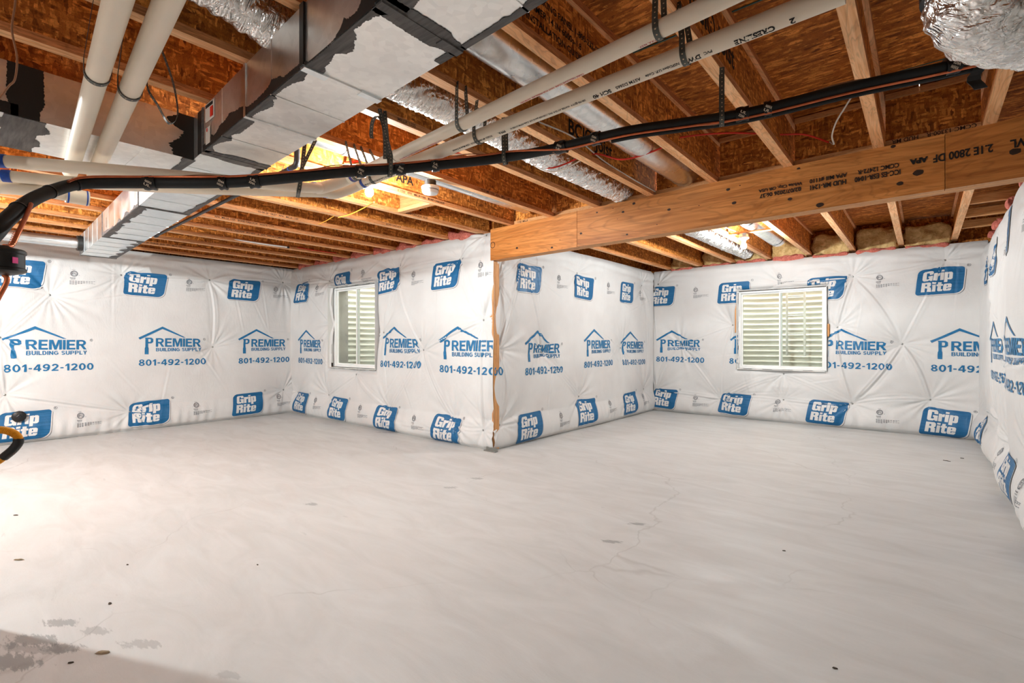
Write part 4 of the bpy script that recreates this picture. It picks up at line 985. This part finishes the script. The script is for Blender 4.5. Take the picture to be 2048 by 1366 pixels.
def waste(label, A_, B_, E_, M_, D_, mt, R2):
    P1 = [A_.lerp(B_, k / 12) for k in range(13)]; P2 = spline([E_] + M_ + [D_], 8)
    root = empty('pvc_pipe', A_, label, 'pipe'); m = MB(); m.tube(P1, R2, 22); m.build('tube', 'pvc', root, True)
    m = MB(); m.tube(P2, RD, 22); m.build('tube', 'pvc', root, True)
    d1 = (B_ - A_).normalized(); d2 = (M_[0] - E_).normalized()
    m = MB(); m.tube(spline([B_ - d1 * .04, B_ + d1 * .02, B_.lerp(E_, .5) + (d1 - d2) * .02, E_ - d2 * .01, E_ + d2 * .05], 6), lambda t, a: (R2 + .005) * (1 - t) + (RD + .006) * t, 22); m.build('elbow', 'pvc', root, True)
    ring(root, B_ - d1 * .048, d1, R2 + .0025, .022, 'purple_primer' if mt else 'blue_cement', 'primer_ring'); ring(root, E_ + d2 * .06, d2, RD + .0025, .022, 'purple_primer' if mt else 'blue_cement', 'primer_ring')
    return root
pu = waste('white plastic waste pipe nearest the trunk duct, bending left below it', uA, uB, uE, uM, uD, True, R2U)
plw = waste('white plastic waste pipe with black printed line, second of the pair', lA, lB, lE, lM, lD, False, R2)
ring(pu, uA.lerp(uB, .80), uB - uA, R2U + .004, .06, 'pvc')
# print along the second pipe, upside down and reading from the right
dl = (lB - lA).normalized()
def pipe_text(root, A_, d, r, t0, txt, h, ang, mat='ink_black', bold=.02):
    vt = text2d(txt, height=h * 1.25, bold=bold); on_tube(root, vt, A_ + d * t0, d, r, ang, mat, flip=-1)
ANG = math.radians(124)
for t0, tx, h in ((.08, '2', .02), (.13, 'CRESLINE', .019), (.30, 'PVC', .010), (.335, 'DWV', .017), (.40, 'NSF\u00aedwv U.P. Code', .010), (.53, 'ASTM D2665', .012), (.64, 'SCH 40', .017), (.74, '280 PSI @73\u00b0F  WATER AT 73 F  PVC 1120 NSF-pw-G U.P. Code ASTM D1785-21', .010), (1.12, 'PPFA', .012), (1.19, '012621 4P1800N   8210   USA Made & Owned', .009), (1.58, '2', .02), (1.62, 'CRESLINE', .019), (1.79, 'PVC DWV NSF\u00aedwv U.P. Code ASTM D2665 SCH 40 280 PSI', .010), (2.2, 'PPFA  BM1067', .010)):
    pipe_text(plw, lA, dl, R2, t0 * 1.22 + .04, tx, h, ANG, bold=.04 if h > .015 else .02)
du = (uB - uA).normalized()
for t0, tx in ((.3, 'C.P.V.A. N.S.F.'), (.62, 'COEX CELLULAR CORE  NOT FOR PRESSURE  ASTM F891'), (1.5, 'NOT FOR PRESSURE  COEX CELLULAR CORE PVC ASTM F1760')): pipe_text(pu, uA, du, R2U, t0, tx, .008, math.radians(100), 'ink_red')
# two larger drains high on the left
R3 = .0338
d3 = [(at(264, -100, 'z', 2.16), at(140, 345, 'z', 2.153)), (at(380, -100, 'z', 2.16), at(188, 350, 'z', 2.153))]
for i, (a, b) in enumerate(d3):
    rt = pvc('thick white drain pipe %s, hanging under the branch duct' % ('nearest the left edge' if i == 0 else 'second from the left edge'), [a, a.lerp(b, .5), b], R3, n=24, group=None)
    
# lower fittings at the far left with blue cement
lf = empty('drain_fitting', (-3.6, .25, 2.1), 'white drain fittings smeared with blue cement at the left edge', 'pipe fitting')
p0, p1 = at(-40, 372, 'z', 2.02), at(72, 380, 'z', 2.02); p2 = at(150, 393, 'z', 2.02)
m = MB(); m.tube(spline([p0, p1, p2], 6), .034, 20); m.build('fitting_body', 'pvc', lf, True)
dd = (p2 - p1).normalized(); ring(lf, p2 + dd * .01, dd, .041, .10, 'pvc', 'hub'); ring(lf, p2 - dd * .03, dd, .0415, .008, 'blue_cement', 'cement_ring'); ring(lf, p1 + dd * .02, dd, .0358, .02, 'blue_cement', 'cement_ring'); ring(lf, p2 + dd * .05, dd, .0416, .006, 'blue_cement', 'cement_ring')
for p, dr, r_ in ((at(3, 322, 'z', 2.05), uM[2] - uM[1], RD + .002), (at(14, 352, 'z', 2.065), lM[3] - lM[2], RD + .002)): ring(lf, p, dr, r_, .035, 'blue_cement', 'cement_ring')
# black gas pipe
gp = pvc('black iron gas pipe running beside the trunk duct', [(-6.60, 1.70, 2.395), (-3.27, 1.625, 2.395)], .0142, 'gas_pipe', 'black_iron')
m = MB(); m.tube(spline([(-3.31, 1.626, 2.395), (-3.26, 1.625, 2.396), (-3.235, 1.625, 2.42), (-3.232, 1.625, 2.50)], 6), .019, 14); m.build('elbow', 'black_iron', gp, True)
ring(gp, (-6.60, 1.70, 2.395), (1, 0, 0), .021, .05, 'black_iron', 'end_cap'); ring(gp, (-3.34, 1.627, 2.395), (1, 0, 0), .0165, .008, 'blue_cement', 'thread_mark')
for x in (-6.05, -3.52):
    m = MB(); m.tube([(x, 1.662 + .03 * (x + 3.4) * -.4, 2.38), (x, 1.662 + .03 * (x + 3.4) * -.4, 2.452)], .004, 6); m.build('hanger_rod', 'steel_dull', gp)
# white water pipe in the far bays
wp = pvc('thin white water pipe clipped along a joist beyond the trunk', spline([(-6.55, -2.6, 2.475), (-6.55, .5, 2.475), (-6.55, 2.2, 2.475), (-6.50, 2.8, 2.46), (-6.47, 3.12, 2.458)], 6), .0095, 'water_pipe', 'white_plastic', n=10)
ring(wp, (-6.47, 3.13, 2.458), (0, 1, 0), .014, .03, 'black_metal', 'end_cap')
for yy in (.75, 2.15): ring(wp, (-6.55, yy, 2.475), (0, 1, 0), .014, .015, 'steel_dull', 'clip')
m = MB(); m.tube(spline([(-6.45, 3.25, 2.47), (-6.43, 3.5, 2.462), (-6.42, 3.8, 2.466)], 5), .005, 6); tag(m.build('red_cable', 'red_cable', None, True, (-6.45, 3.25, 2.46)), 'short red cable end beyond the white water pipe', 'cable')

# ================================================================ REFRIGERANT LINE SET
def to_px(p):
    z = -SN * p[0] + CS * p[1]; return 1024 + F * (CS * p[0] + SN * p[1]) / z
ctrl = [Vector((-3.06, -.30, 1.22)), Vector((-2.80, -.22, 1.25)), Vector((-2.52, .02, 1.38)), atz(-30, 486, 1.68), atz(15, 438, 1.78), atz(60, 402, 1.95), atz(110, 380, 2.12), atz(170, 367, 2.26)] + \
       [at(px, py, 'z', z) for px, py, z in ((300, 366, 1.975), (420, 366, 1.99), (500, 363, 2.01), (600, 354, 2.05), (700, 344, 2.11), (800, 338, 2.16), (900, 328, 2.21), (1000, 317, 2.255), (1110, 297, 2.265), (1250, 264, 2.265), (1370, 246, 2.265), (1500, 226, 2.265), (1700, 177, 2.29), (1850, 145, 2.31), (1960, 120, 2.33))]
LP = spline(ctrl, 10)
ls = empty('line_set', LP[0], 'long black insulated refrigerant line sagging across the whole ceiling', 'refrigerant line')
RL = .0255
m = MB(); m.tube(LP, RL, 16); m.build('insulation_sleeve', 'black_foam', ls, True)
pxs = [to_px(p) if i > 25 else -999 for i, p in enumerate(LP)]
def idx(px): return min(range(len(LP)), key=lambda i: abs(pxs[i] - px))
def side(i):       # sideways unit vector (horizontal, away from the viewer) and up
    t = (LP[min(i + 1, len(LP) - 1)] - LP[max(i - 1, 0)]).normalized(); h = Vector((t.y, -t.x, 0)).normalized(); return t, h
def offset_path(i0, i1, f):
    out = []
    for i in range(i0, i1 + 1):
        t, h = side(i); a = f(pxs[i]); out.append(LP[i] + (h * math.cos(a) + t.cross(h) * math.sin(a)) * (RL + .0055))
    return out
def ca(px):       # angle of the copper round the sleeve: on top at the left, below at the right
    k = max(0, min(1, (px - 1020) / 120)); return math.radians((250 if True else 0) * (1 - k) + 70 * k) if False else math.radians(-48 + 105 * k)
i0 = idx(130)
cp = offset_path(i0, idx(1945), ca)
m = MB(); m.tube(cp, .0058, 8); m.build('copper_tube', 'copper', ls, True)
m = MB(); m.tube(offset_path(idx(1215), idx(1955), lambda p: math.radians(105)), .010, 8); m.build('liquid_sleeve', 'black_foam', ls, True)
wv = [LP[i] + Vector((0, 0, .03 * math.sin(i * .23) + .012)) + side(i)[1] * .012 * math.cos(i * .31) - Vector((0, 0, .012)) * (pxs[i] > 1100) for i in range(idx(215), idx(1780))]
m = MB(); m.tube(wv, .0028, 6); m.build('control_wire', 'brown_wire', ls, True)
for k, (px, wd) in enumerate(((300, .05), (444, .035), (505, .05), (718, .05), (802, .055), (868, .04), (1118, .065), (1200, .05), (1478, .055), (1530, .03), (1905, .05))):
    i = idx(px); t, h = side(i); c = LP[i]; m = MB(); N_ = 6
    m.tube([c + t * wd * (j / N_ - .5) for j in range(N_ + 1)], lambda q_, a, k=k: RL + .0085 + .0022 * math.sin(a * 3 + q_ * 9 + k), 14); tp = m.build('tape_wrap', 'black_tape', ls, True)
    for j in range(2):
        vt = text2d(('UL', 'NASHUA', '324A')[(k + j) % 3], width=.028, height=.011, bold=.03); up_ = Vector((0, 0, -1)); view = Vector((h.x, h.y, -.4)).normalized()
        b_ = c - view * -1 * 0; vdir = t.cross(view).normalized(); tilt = .55; ud = (t * math.cos(tilt) + vdir * math.sin(tilt)); vd = ud.cross(view) * -1
        sgn = 1 if view.dot(Vector((0, 0, CH)) - c) > 0 else -1
        flat_print('tape_print', ([(x_ - .014, y_ - .004 + (j - .5) * .016) for x_, y_ in vt[0]], vt[1]), c + view * sgn * (RL + .0125), ud, vd, 'tape_print', tp)
i = idx(1960) - 1; t, h = side(i); c = LP[i]
V = []; 
for j in range(7): a = c + Vector((.012 * math.sin(j * 1.3), 0, -.012 * j * 1.6)) ; V += [a - t * .022, a + t * (.022 + .004 * math.sin(j * 2)), a - t * .022 + h * .002, a + t * .022 + h * .002]
Fc = []
for j in range(6): q_ = 4 * j; Fc += [(q_, q_ + 1, q_ + 5, q_ + 4), (q_ + 2, q_ + 6, q_ + 7, q_ + 3), (q_, q_ + 4, q_ + 6, q_ + 2), (q_ + 1, q_ + 3, q_ + 7, q_ + 5)]
Fc += [(0, 2, 3, 1), (24, 25, 27, 26)]
mesh('tape_tail', V, Fc, 'black_tape', ls)
for px in (36, 100, 150):      # dark ties on the bend
    i = min(range(40, 90), key=lambda i: abs(to_px(LP[i]) - px)); t, h = side(i); ring(ls, LP[i], t, RL + .003, .008, 'black_tape', 'cable_tie')
# filter drier hanging on the thin copper line
fd = empty('filter_drier', atz(8, 545, 1.66), 'black filter drier cylinder with pink label hanging on copper tube at the left edge', 'filter drier')
c0 = atz(8, 522, 1.66); m = MB(); m.lathe([(.012, .052), (.020, .046), (.050, .040), (.056, .034), (.056, .026), (.052, .022), (.052, -.022), (.056, -.026), (.056, -.034), (.046, -.040), (.014, -.048)], c0, 28); m.build('canister', 'black_metal', fd, True)
m = MB(); m.tube(spline([atz(62, 408, 1.90), atz(54, 428, 1.84), atz(38, 462, 1.74), atz(24, 490, 1.69), c0 + Vector((0, 0, .05))], 6), .0075, 10); m.build('copper_tube', 'copper', fd, True)
for j in range(7): p = atz(24 + j * 1.6, 488 - j * 3.6, 1.69 + .006 * j); ring(fd, p, (.25, .2, 1), .0095, .003, 'copper', 'spring_coil', 10)
m = MB(); m.tube(spline([c0 - Vector((0, 0, .045)), c0 - Vector((.005, 0, .09)), c0 - Vector((.06, .1, .30)), Vector((-2.85, -.1, 1.1)), Vector((-3.06, -.2, 1.05))], 6), .0075, 10); m.build('copper_tube', 'copper', fd, True)
p = atz(29.5, 524, 1.66); rv = Vector((CS, SN, 0)); m = MB(); m.obox(c0 + rv * .052 + Vector((-SN, CS, 0)) * -.014, rv * .0015, Vector((-SN, CS, 0)) * .008, Vector((0, 0, .010))); m.build('label', 'pink_label', fd)

# ================================================================ STRAPS
def hanger(label, c, axis, r, ztop, lean=0, width=.022, tail=True):
    c = Vector(c); ax = Vector(axis).normalized(); n1 = ax.cross(Vector((0, 0, 1))).normalized(); pts = [c + n1 * (r + lean) + Vector((0, 0, ztop - c.z))]
    pts.append(c + n1 * (r + lean * .3) + Vector((0, 0, r * 1.6)))
    for k in range(0, 13): a = -PI * k / 12; pts.append(c + n1 * r * math.cos(a) + Vector((0, 0, r * math.sin(a))))
    pts += [c - n1 * r + Vector((0, 0, r * 1.2)), c - n1 * (r * .7 - lean) + Vector((0, 0, ztop - c.z))]
    jx = min(JX, key=lambda v: abs(v - c.x)); sd_ = .0325 if c.x > jx else -.0325     # ends nailed to the side of the nearest joist
    if abs(c.x - jx) > .03:
        for k_ in (0, -1): pts[k_] = Vector((jx + sd_, pts[k_].y, JB(jx) + .03))
    return strap(label, pts, ax, width)
zt = lambda p: JB(p[0]) - .002
d3d = (d3[0][1] - d3[0][0]).normalized()
def on_line(a, b, x): t = (x - a.x) / (b.x - a.x); return a.lerp(b, t)
c = on_line(*d3[0], at(195, 150, 'z', 2.156).x); hanger('strap round the thick drain nearest the left edge', c, d3d, R3 + .003, zt(c), .03)
c = on_line(*d3[1], at(250, 178, 'z', 2.156).x); hanger('strap round the second thick drain from the left', c, d3d, R3 + .003, zt(c), .02)
b_ = on_line(*d3[1], at(250, 178, 'z', 2.156).x)
strap('loose strap end dangling in a long loop beside the second thick drain', spline([b_ + Vector((.0, .10, .20)), b_ + Vector((.0, .14, .08)), b_ + Vector((-.02, .16, -.03)), b_ + Vector((-.02, .13, -.075)), b_ + Vector((-.01, .09, -.02)), b_ + Vector((0, .055, .03)), b_ + Vector((0, .05, .12))], 6), d3d, .021)
for nm, px, py, A_, B_ in (('on the pipe nearest the duct, high right', 1312, 60, uA, uB), ('on the second pipe, high right', 1357, 98, lA, lB), ('on the pipe nearest the duct, mid ceiling', 920, 243, uA, uB), ('on the second pipe, mid ceiling', 957, 268, lA, lB)):
    p = at(px, py, 'z', 2.295); q_ = on_line(A_, B_, p.x); hanger('metal strap ' + nm, q_, B_ - A_, (R2U if A_ is uA else R2) + .003, zt(q_), .012)
for nm, x, A_, B_ in (('strap band near the elbow of the pipe nearest the duct', at(715, 350, 'z', 2.26).x, uA, uB), ('strap band near the elbow of the second pipe', at(748, 355, 'z', 2.265).x, lA, lB)):
    q_ = on_line(A_, B_, x); hanger(nm, q_, B_ - A_, (R2U if A_ is uA else R2) + .003, zt(q_), .0)
q_, q2 = uM[0], lM[0]; ax = (uM[1] - uM[0]).normalized(); n1 = ax.cross(Vector((0, 0, 1))).normalized(); mid = (q_ + q2) / 2
tp = Vector((JX[6] + .0325, q_.y + .05, JB(JX[6]) + .03)); sg = 1 if n1.dot(tp - q_) > 0 else -1
if n1.dot(q_ - q2) < 0: n1 = -n1
strap('strap slung under both bent pipes left of the bulb', spline([tp, tp.lerp(q_, .6) + n1 * .03, q_ + n1 * (RD + .004), q_ - Vector((0, 0, RD + .004)), mid - Vector((0, 0, RD + .006)), q2 - Vector((0, 0, RD + .004)), q2 - n1 * (RD + .004), q2 - n1 * (RD - .01) + Vector((0, 0, .08)), Vector((JX[6] - .0325, q2.y + .08, JB(JX[6]) + .03))], 6), ax, .022)
for nm, px, lean in (('strap holding the black line near the pipe elbow', 782, .01), ('strap holding the black line at mid ceiling', 1014, .006), ('strap holding the black line near the beam stamps', 1438, .008)):
    i = idx(px); t, h = side(i); hanger(nm, LP[i], t, RL + .013, zt(LP[i]), lean)
i = idx(770); t, h = side(i); b_ = LP[i] + Vector((0, 0, .06))
strap('curled loose strap end like a hook above the black line', spline([b_, b_ + h * -.01 + Vector((0, 0, .12)), b_ + Vector((-.02, .0, .20)), b_ + Vector((-.05, -.01, .245)), b_ + Vector((-.085, -.02, .225)), b_ + Vector((-.10, -.02, .16)), b_ + Vector((-.092, -.02, .13))], 6), (.77, .64, 0), .021)
# ================================================================ CABLES
def cable(name, label, pts, r, mat, n=8):
    P = spline(pts, n); m = MB(); m.tube(P, r, 7); return tag(m.build(name, mat, None, True, P[0]), label, 'cable')
cable('red_cable', 'red cable drooping from joist to joist behind the pipes', [(-4.0, 1.55, 2.60), (-3.66, 1.80, 2.60), (-3.41, 2.06, 2.575), (-3.05, 2.28, 2.60), (-2.865, 2.40, 2.615), (-2.6, 2.55, 2.595), (-2.34, 2.72, 2.595), (-2.08, 2.9, 2.46), (-1.81, 3.05, 2.54), (-1.6, 3.15, 2.48), (-1.35, 3.3, 2.56), (-1.28, 3.32, 2.60), (-1.03, 3.52, 2.63), (-.755, 3.75, 2.62), (-.62, 3.85, 2.615), (-.51, 4.06, 2.60)], .006, 'red_cable')
cable('white_cable', 'white cable running under the red one', [(-3.9, 1.60, 2.60), (-3.52, 1.95, 2.555), (-3.2, 2.2, 2.56), (-2.865, 2.42, 2.60), (-2.55, 2.56, 2.575), (-2.3, 2.74, 2.585), (-2.08, 2.93, 2.44), (-1.83, 3.05, 2.53)], .0055, 'white_cable')
cable('white_cable', 'white cable running along the joist stamp towards the beam', [(-1.805, 2.42, 2.55), (-1.79, 2.8, 2.57), (-1.79, 3.2, 2.525), (-1.78, 3.6, 2.505), (-1.775, 4.06, 2.50)], .005, 'white_cable')
cable('white_cable', 'white cable hanging from the floor above near the right', [at(1708, 186, 'y', 3.55), at(1690, 215, 'y', 3.65), at(1672, 245, 'y', 3.75), at(1664, 272, 'y', 3.85), at(1668, 288, 'y', 3.95), (-.50, 4.06, 2.60)], .005, 'white_cable')
cable('brown_wire', 'thin brown wire dangling at the top left corner', [atz(34, -40, 1.5), atz(30, 10, 1.5), atz(24, 60, 1.5), atz(34, 115, 1.5), atz(30, 158, 1.5), atz(18, 172, 1.5), atz(0, 196, 1.5), atz(-20, 225, 1.5)], .0028, 'brown_wire')
cable('yellow_cable', 'yellow cable stub on a joist left of the pale blocking', [at(636, 449, 'x', JX[9] - .002), at(645, 445, 'x', JX[9] + .02), at(655, 440, 'x', JX[9] + .05), at(668, 432, 'x', JX[9] + .09)], .0042, 'yellow_cable')
cable('yellow_cable', 'yellow cable crossing the bay nearest the lit bulb', [at(676, 435, 'x', JX[8] - .002), at(702, 428, 'x', JX[8] + .06), at(735, 412, 'x', JX[8] + .22), at(748, 404, 'x', JX[7] + .002)], .0042, 'yellow_cable')
cable('white_cable', 'cable looping to the bulb in the far room', [(-1.83, 4.3, 2.62), (-1.80, 5.0, 2.60), (-1.80, 5.6, 2.55), (-1.74, 6.0, 2.52), (-1.68, 6.17, 2.50)], .005, 'white_cable')

# ================================================================ LAMPS AND DETECTOR
def lamp(x, y, ztop, label, bulb):
    r = empty('lamp_holder', (x, y, ztop), label, 'lamp', 'bare bulb lamp holders')
    m = MB(); m.lathe([(.05, .0), (.052, -.004), (.052, -.038), (.045, -.042)], (x, y, ztop), 8); m.build('junction_box', 'steel_dull', r, True)
    z = ztop - .042; m = MB(); m.lathe([(.056, .0), (.060, -.006), (.058, -.016), (.040, -.026), (.026, -.032), (.024, -.046)], (x, y, z), 24); m.build('socket_base', 'vinyl', r, True)
    z -= .046; m = MB(); m.lathe([(.013, .002), (.015, -.012), (.024, -.032), (.030, -.050), (.0305, -.062), (.027, -.077), (.018, -.088), (.006, -.0925)], (x, y, z), 20); m.build('bulb', bulb, r, True)
    return r
lamp(-3.19, 2.16, 2.475, 'lit bare bulb in a white holder beside the white pipe elbow', 'bulb_soft')
m = MB(); m.box(JX[7] + .03, JX[6] - .03, 2.13, 2.19, 2.4755, 2.50, .002); tag(m.build('lamp_bracket', 'lumber_x', None, False, (-3.13, 2.16, 2.475)), 'wood cleat between joists holding the bulb by the pipe elbow', 'wood block')
lamp(-1.62, 6.19, 2.475, 'lit bare bulb in a white holder in the far room by the foil duct', 'bulb_far')
m = MB(); m.box(JX[4] + .03, JX[3] - .03, 6.16, 6.22, 2.4755, 2.494, .002); tag(m.build('lamp_bracket', 'lumber_x', None, False, (-1.6, 6.19, 2.475)), 'wood cleat between joists holding the bulb in the far room', 'wood block')
lamp(-5.55, -.95, 2.45 - .002, 'bare bulb in a white holder behind the furnace', 'bulb_strong')
lamp(-2.0, -3.3, JB(-2.0) - .002, 'bare bulb in a white holder, added at the rear to brighten the ceiling', 'bulb_fill')  # unseen lamp added behind the viewpoint to lift the near ceiling
sd = empty('smoke_detector', (-2.935, 2.535, 2.40), 'round white smoke detector hanging from a joist', 'smoke detector')
m = MB(); m.lathe([(.045, .045), (.045, .0)], (-2.935, 2.535, 2.41), 16); m.build('mounting_box', 'black_metal', sd, True)
m = MB(); m.lathe([(.062, .005), (.068, .0), (.068, -.012), (.065, -.018)], (-2.935, 2.535, 2.405), 32); m.build('base_ring', 'vinyl', sd, True)
m = MB(); m.lathe([(.062, .0), (.063, -.02), (.055, -.034), (.03, -.042), (.012, -.044)], (-2.935, 2.535, 2.388), 32); m.build('cover', 'vinyl', sd, True)
m = MB(); m.lathe([(.0645, .0), (.0645, -.004)], (-2.935, 2.535, 2.382), 32); m.build('vent_slot', 'ink_grey', sd, True)

# ================================================================ LEFT EDGE: FURNACE, GAS HOSE, CAP
fn = empty('furnace', (-3.33, -.42, 0), 'grey upright furnace just beyond the left edge feeding the branch duct', 'furnace')
m = MB(); m.box(-3.60, -3.06, -.78, -.06, .04, 1.0, .006); m.build('cabinet', 'steel_dull', fn)
for z0, z1 in ((.07, .50), (.53, .97)): m = MB(); m.box(-3.055, -3.045, -.76, -.08, z0, z1, .003); m.build('door_panel', 'steel_dull', fn)
m = MB(); m.box(-3.60, -3.06, -.78, -.06, 1.0, 1.55, .005); m.build('coil_box', 'galvanised', fn)
m = MB(); m.box(-3.58, -3.08, -.76, -.08, 1.55, TZ0 - .006, .004); m.build('plenum', 'galvanised', fn)
m = MB(); m.box(-3.60, -3.06, -.78, -.06, 0, .04); m.build('base_rails', 'black_metal', fn)
gh = empty('gas_hose', atz(0, 900, 2.0), 'yellow corrugated gas hose bend with black printed band at the left edge', 'hose')
hp = spline([Vector((-3.045, -.12, .80)), atz(-70, 866, 2.02), atz(-20, 860, 2.0), atz(12, 861, 2.0), atz(32, 870, 2.0), atz(38, 882, 2.0), atz(28, 897, 2.0), atz(8, 914, 2.0), atz(-30, 935, 2.0), Vector((-3.05, -.02, .60))], 22)
m = MB(); m.tube(hp, lambda t, a: .0135 + .0016 * math.sin(t * 420), 14); m.build('corrugated_jacket', 'yellow_hose', gh, True)
bp = spline([atz(37, 877, 2.0), atz(36, 886, 2.0), atz(26, 899, 2.0), atz(8, 914, 2.0)], 6); m = MB(); m.tube(bp, .0172, 14); bd = m.build('printed_band', 'black_metal', gh, True)
cpx = at(38, 833, 'x', -8.17); vc = empty('wall_cap', (cpx.x, cpx.y, cpx.z), 'round black cap on the blanket logo at the far left', 'cap')
m = MB(); m.lathe([(.050, -.05), (.066, .0), (.064, .012), (.05, .022), (.02, .024)], cpx, 12, 'x'); m.build('cap_body', 'black_metal', vc, True)
m = MB(); s_ = .03; m.add([(cpx.x + .0255, cpx.y + s_ * a, cpx.z + s_ * b) for a, b in ((1, 0), (0, 1), (-1, 0), (0, -1))] + [(cpx.x + .029, cpx.y + s_ * .6 * a, cpx.z + s_ * .6 * b) for a, b in ((1, 0), (0, 1), (-1, 0), (0, -1))], [(4, 5, 6, 7), (0, 1, 5, 4), (1, 2, 6, 5), (2, 3, 7, 6), (3, 0, 4, 7)]); m.build('diamond_boss', 'black_iron', vc)

# ================================================================ FLOOR DEBRIS
def chip(px, py, lx, ly, h, rot, mat, label, seed):
    p = at(px, py, 'z', 0); rng = random.Random(seed); n_ = 9; V = []; c_, s2 = math.cos(rot), math.sin(rot)
    for hh, k in ((.0005, 1.), (h, .82)):
        for j in range(n_):
            a = 2 * PI * j / n_; rx, ry = lx * k * math.cos(a) * rng.uniform(.8, 1.1), ly * k * math.sin(a) * rng.uniform(.8, 1.1); V.append((p.x + rx * c_ - ry * s2, p.y + rx * s2 + ry * c_, hh * (1 if k == 1 else rng.uniform(.7, 1.2))))
    Fc = [(j, (j + 1) % n_, n_ + (j + 1) % n_, n_ + j) for j in range(n_)] + [tuple(range(n_ - 1, -1, -1)), tuple(range(n_, 2 * n_))]
    tag(mesh('floor_chip', V, Fc, mat, None, False, (p.x, p.y, 0)), label, 'debris', 'bits of debris on the floor')
chip(206, 1306, .030, .010, .007, .7, 'chip_tan', 'largest tan chip on the floor near the lower left corner', 1)
chip(38, 1120, .030, .009, .006, .7, 'chip_tan', 'long tan sliver on the floor near the left edge', 2)
chip(32, 1031, .018, .006, .005, .7, 'chip_dark', 'dark sliver on the floor left, farther than the tan one', 3)
chip(220, 1208, .009, .007, .006, .2, 'chip_dark', 'small brown crumb on the floor above the largest tan chip', 4)
chip(142, 1326, .010, .005, .005, .9, 'chip_dark', 'brown crumb on the floor left of the largest tan chip', 5)
chip(1893, 922, .035, .008, .005, -.3, 'chip_dark', 'dark sliver on the floor near the right wall', 6)
chip(1924, 917, .018, .008, .006, -.2, 'chip_dark', 'small dark crumb on the floor right beside the right wall', 7)
chip(255, 1130 + 0, .008, .004, .004, .4, 'chip_dark', 'tiny dark crumb on the floor at mid left', 8)
chip(1568, 1102, .010, .004, .004, .4, 'chip_dark', 'tiny dark crumb on the floor right of centre', 9)
chip(515, 1010 + 120, .007, .004, .004, .1, 'chip_dark', 'tiny dark crumb on the floor left of centre', 10)
chip(1670, 1337, .010, .005, .004, .5, 'chip_dark', 'tiny dark crumb on the floor at the bottom', 11)
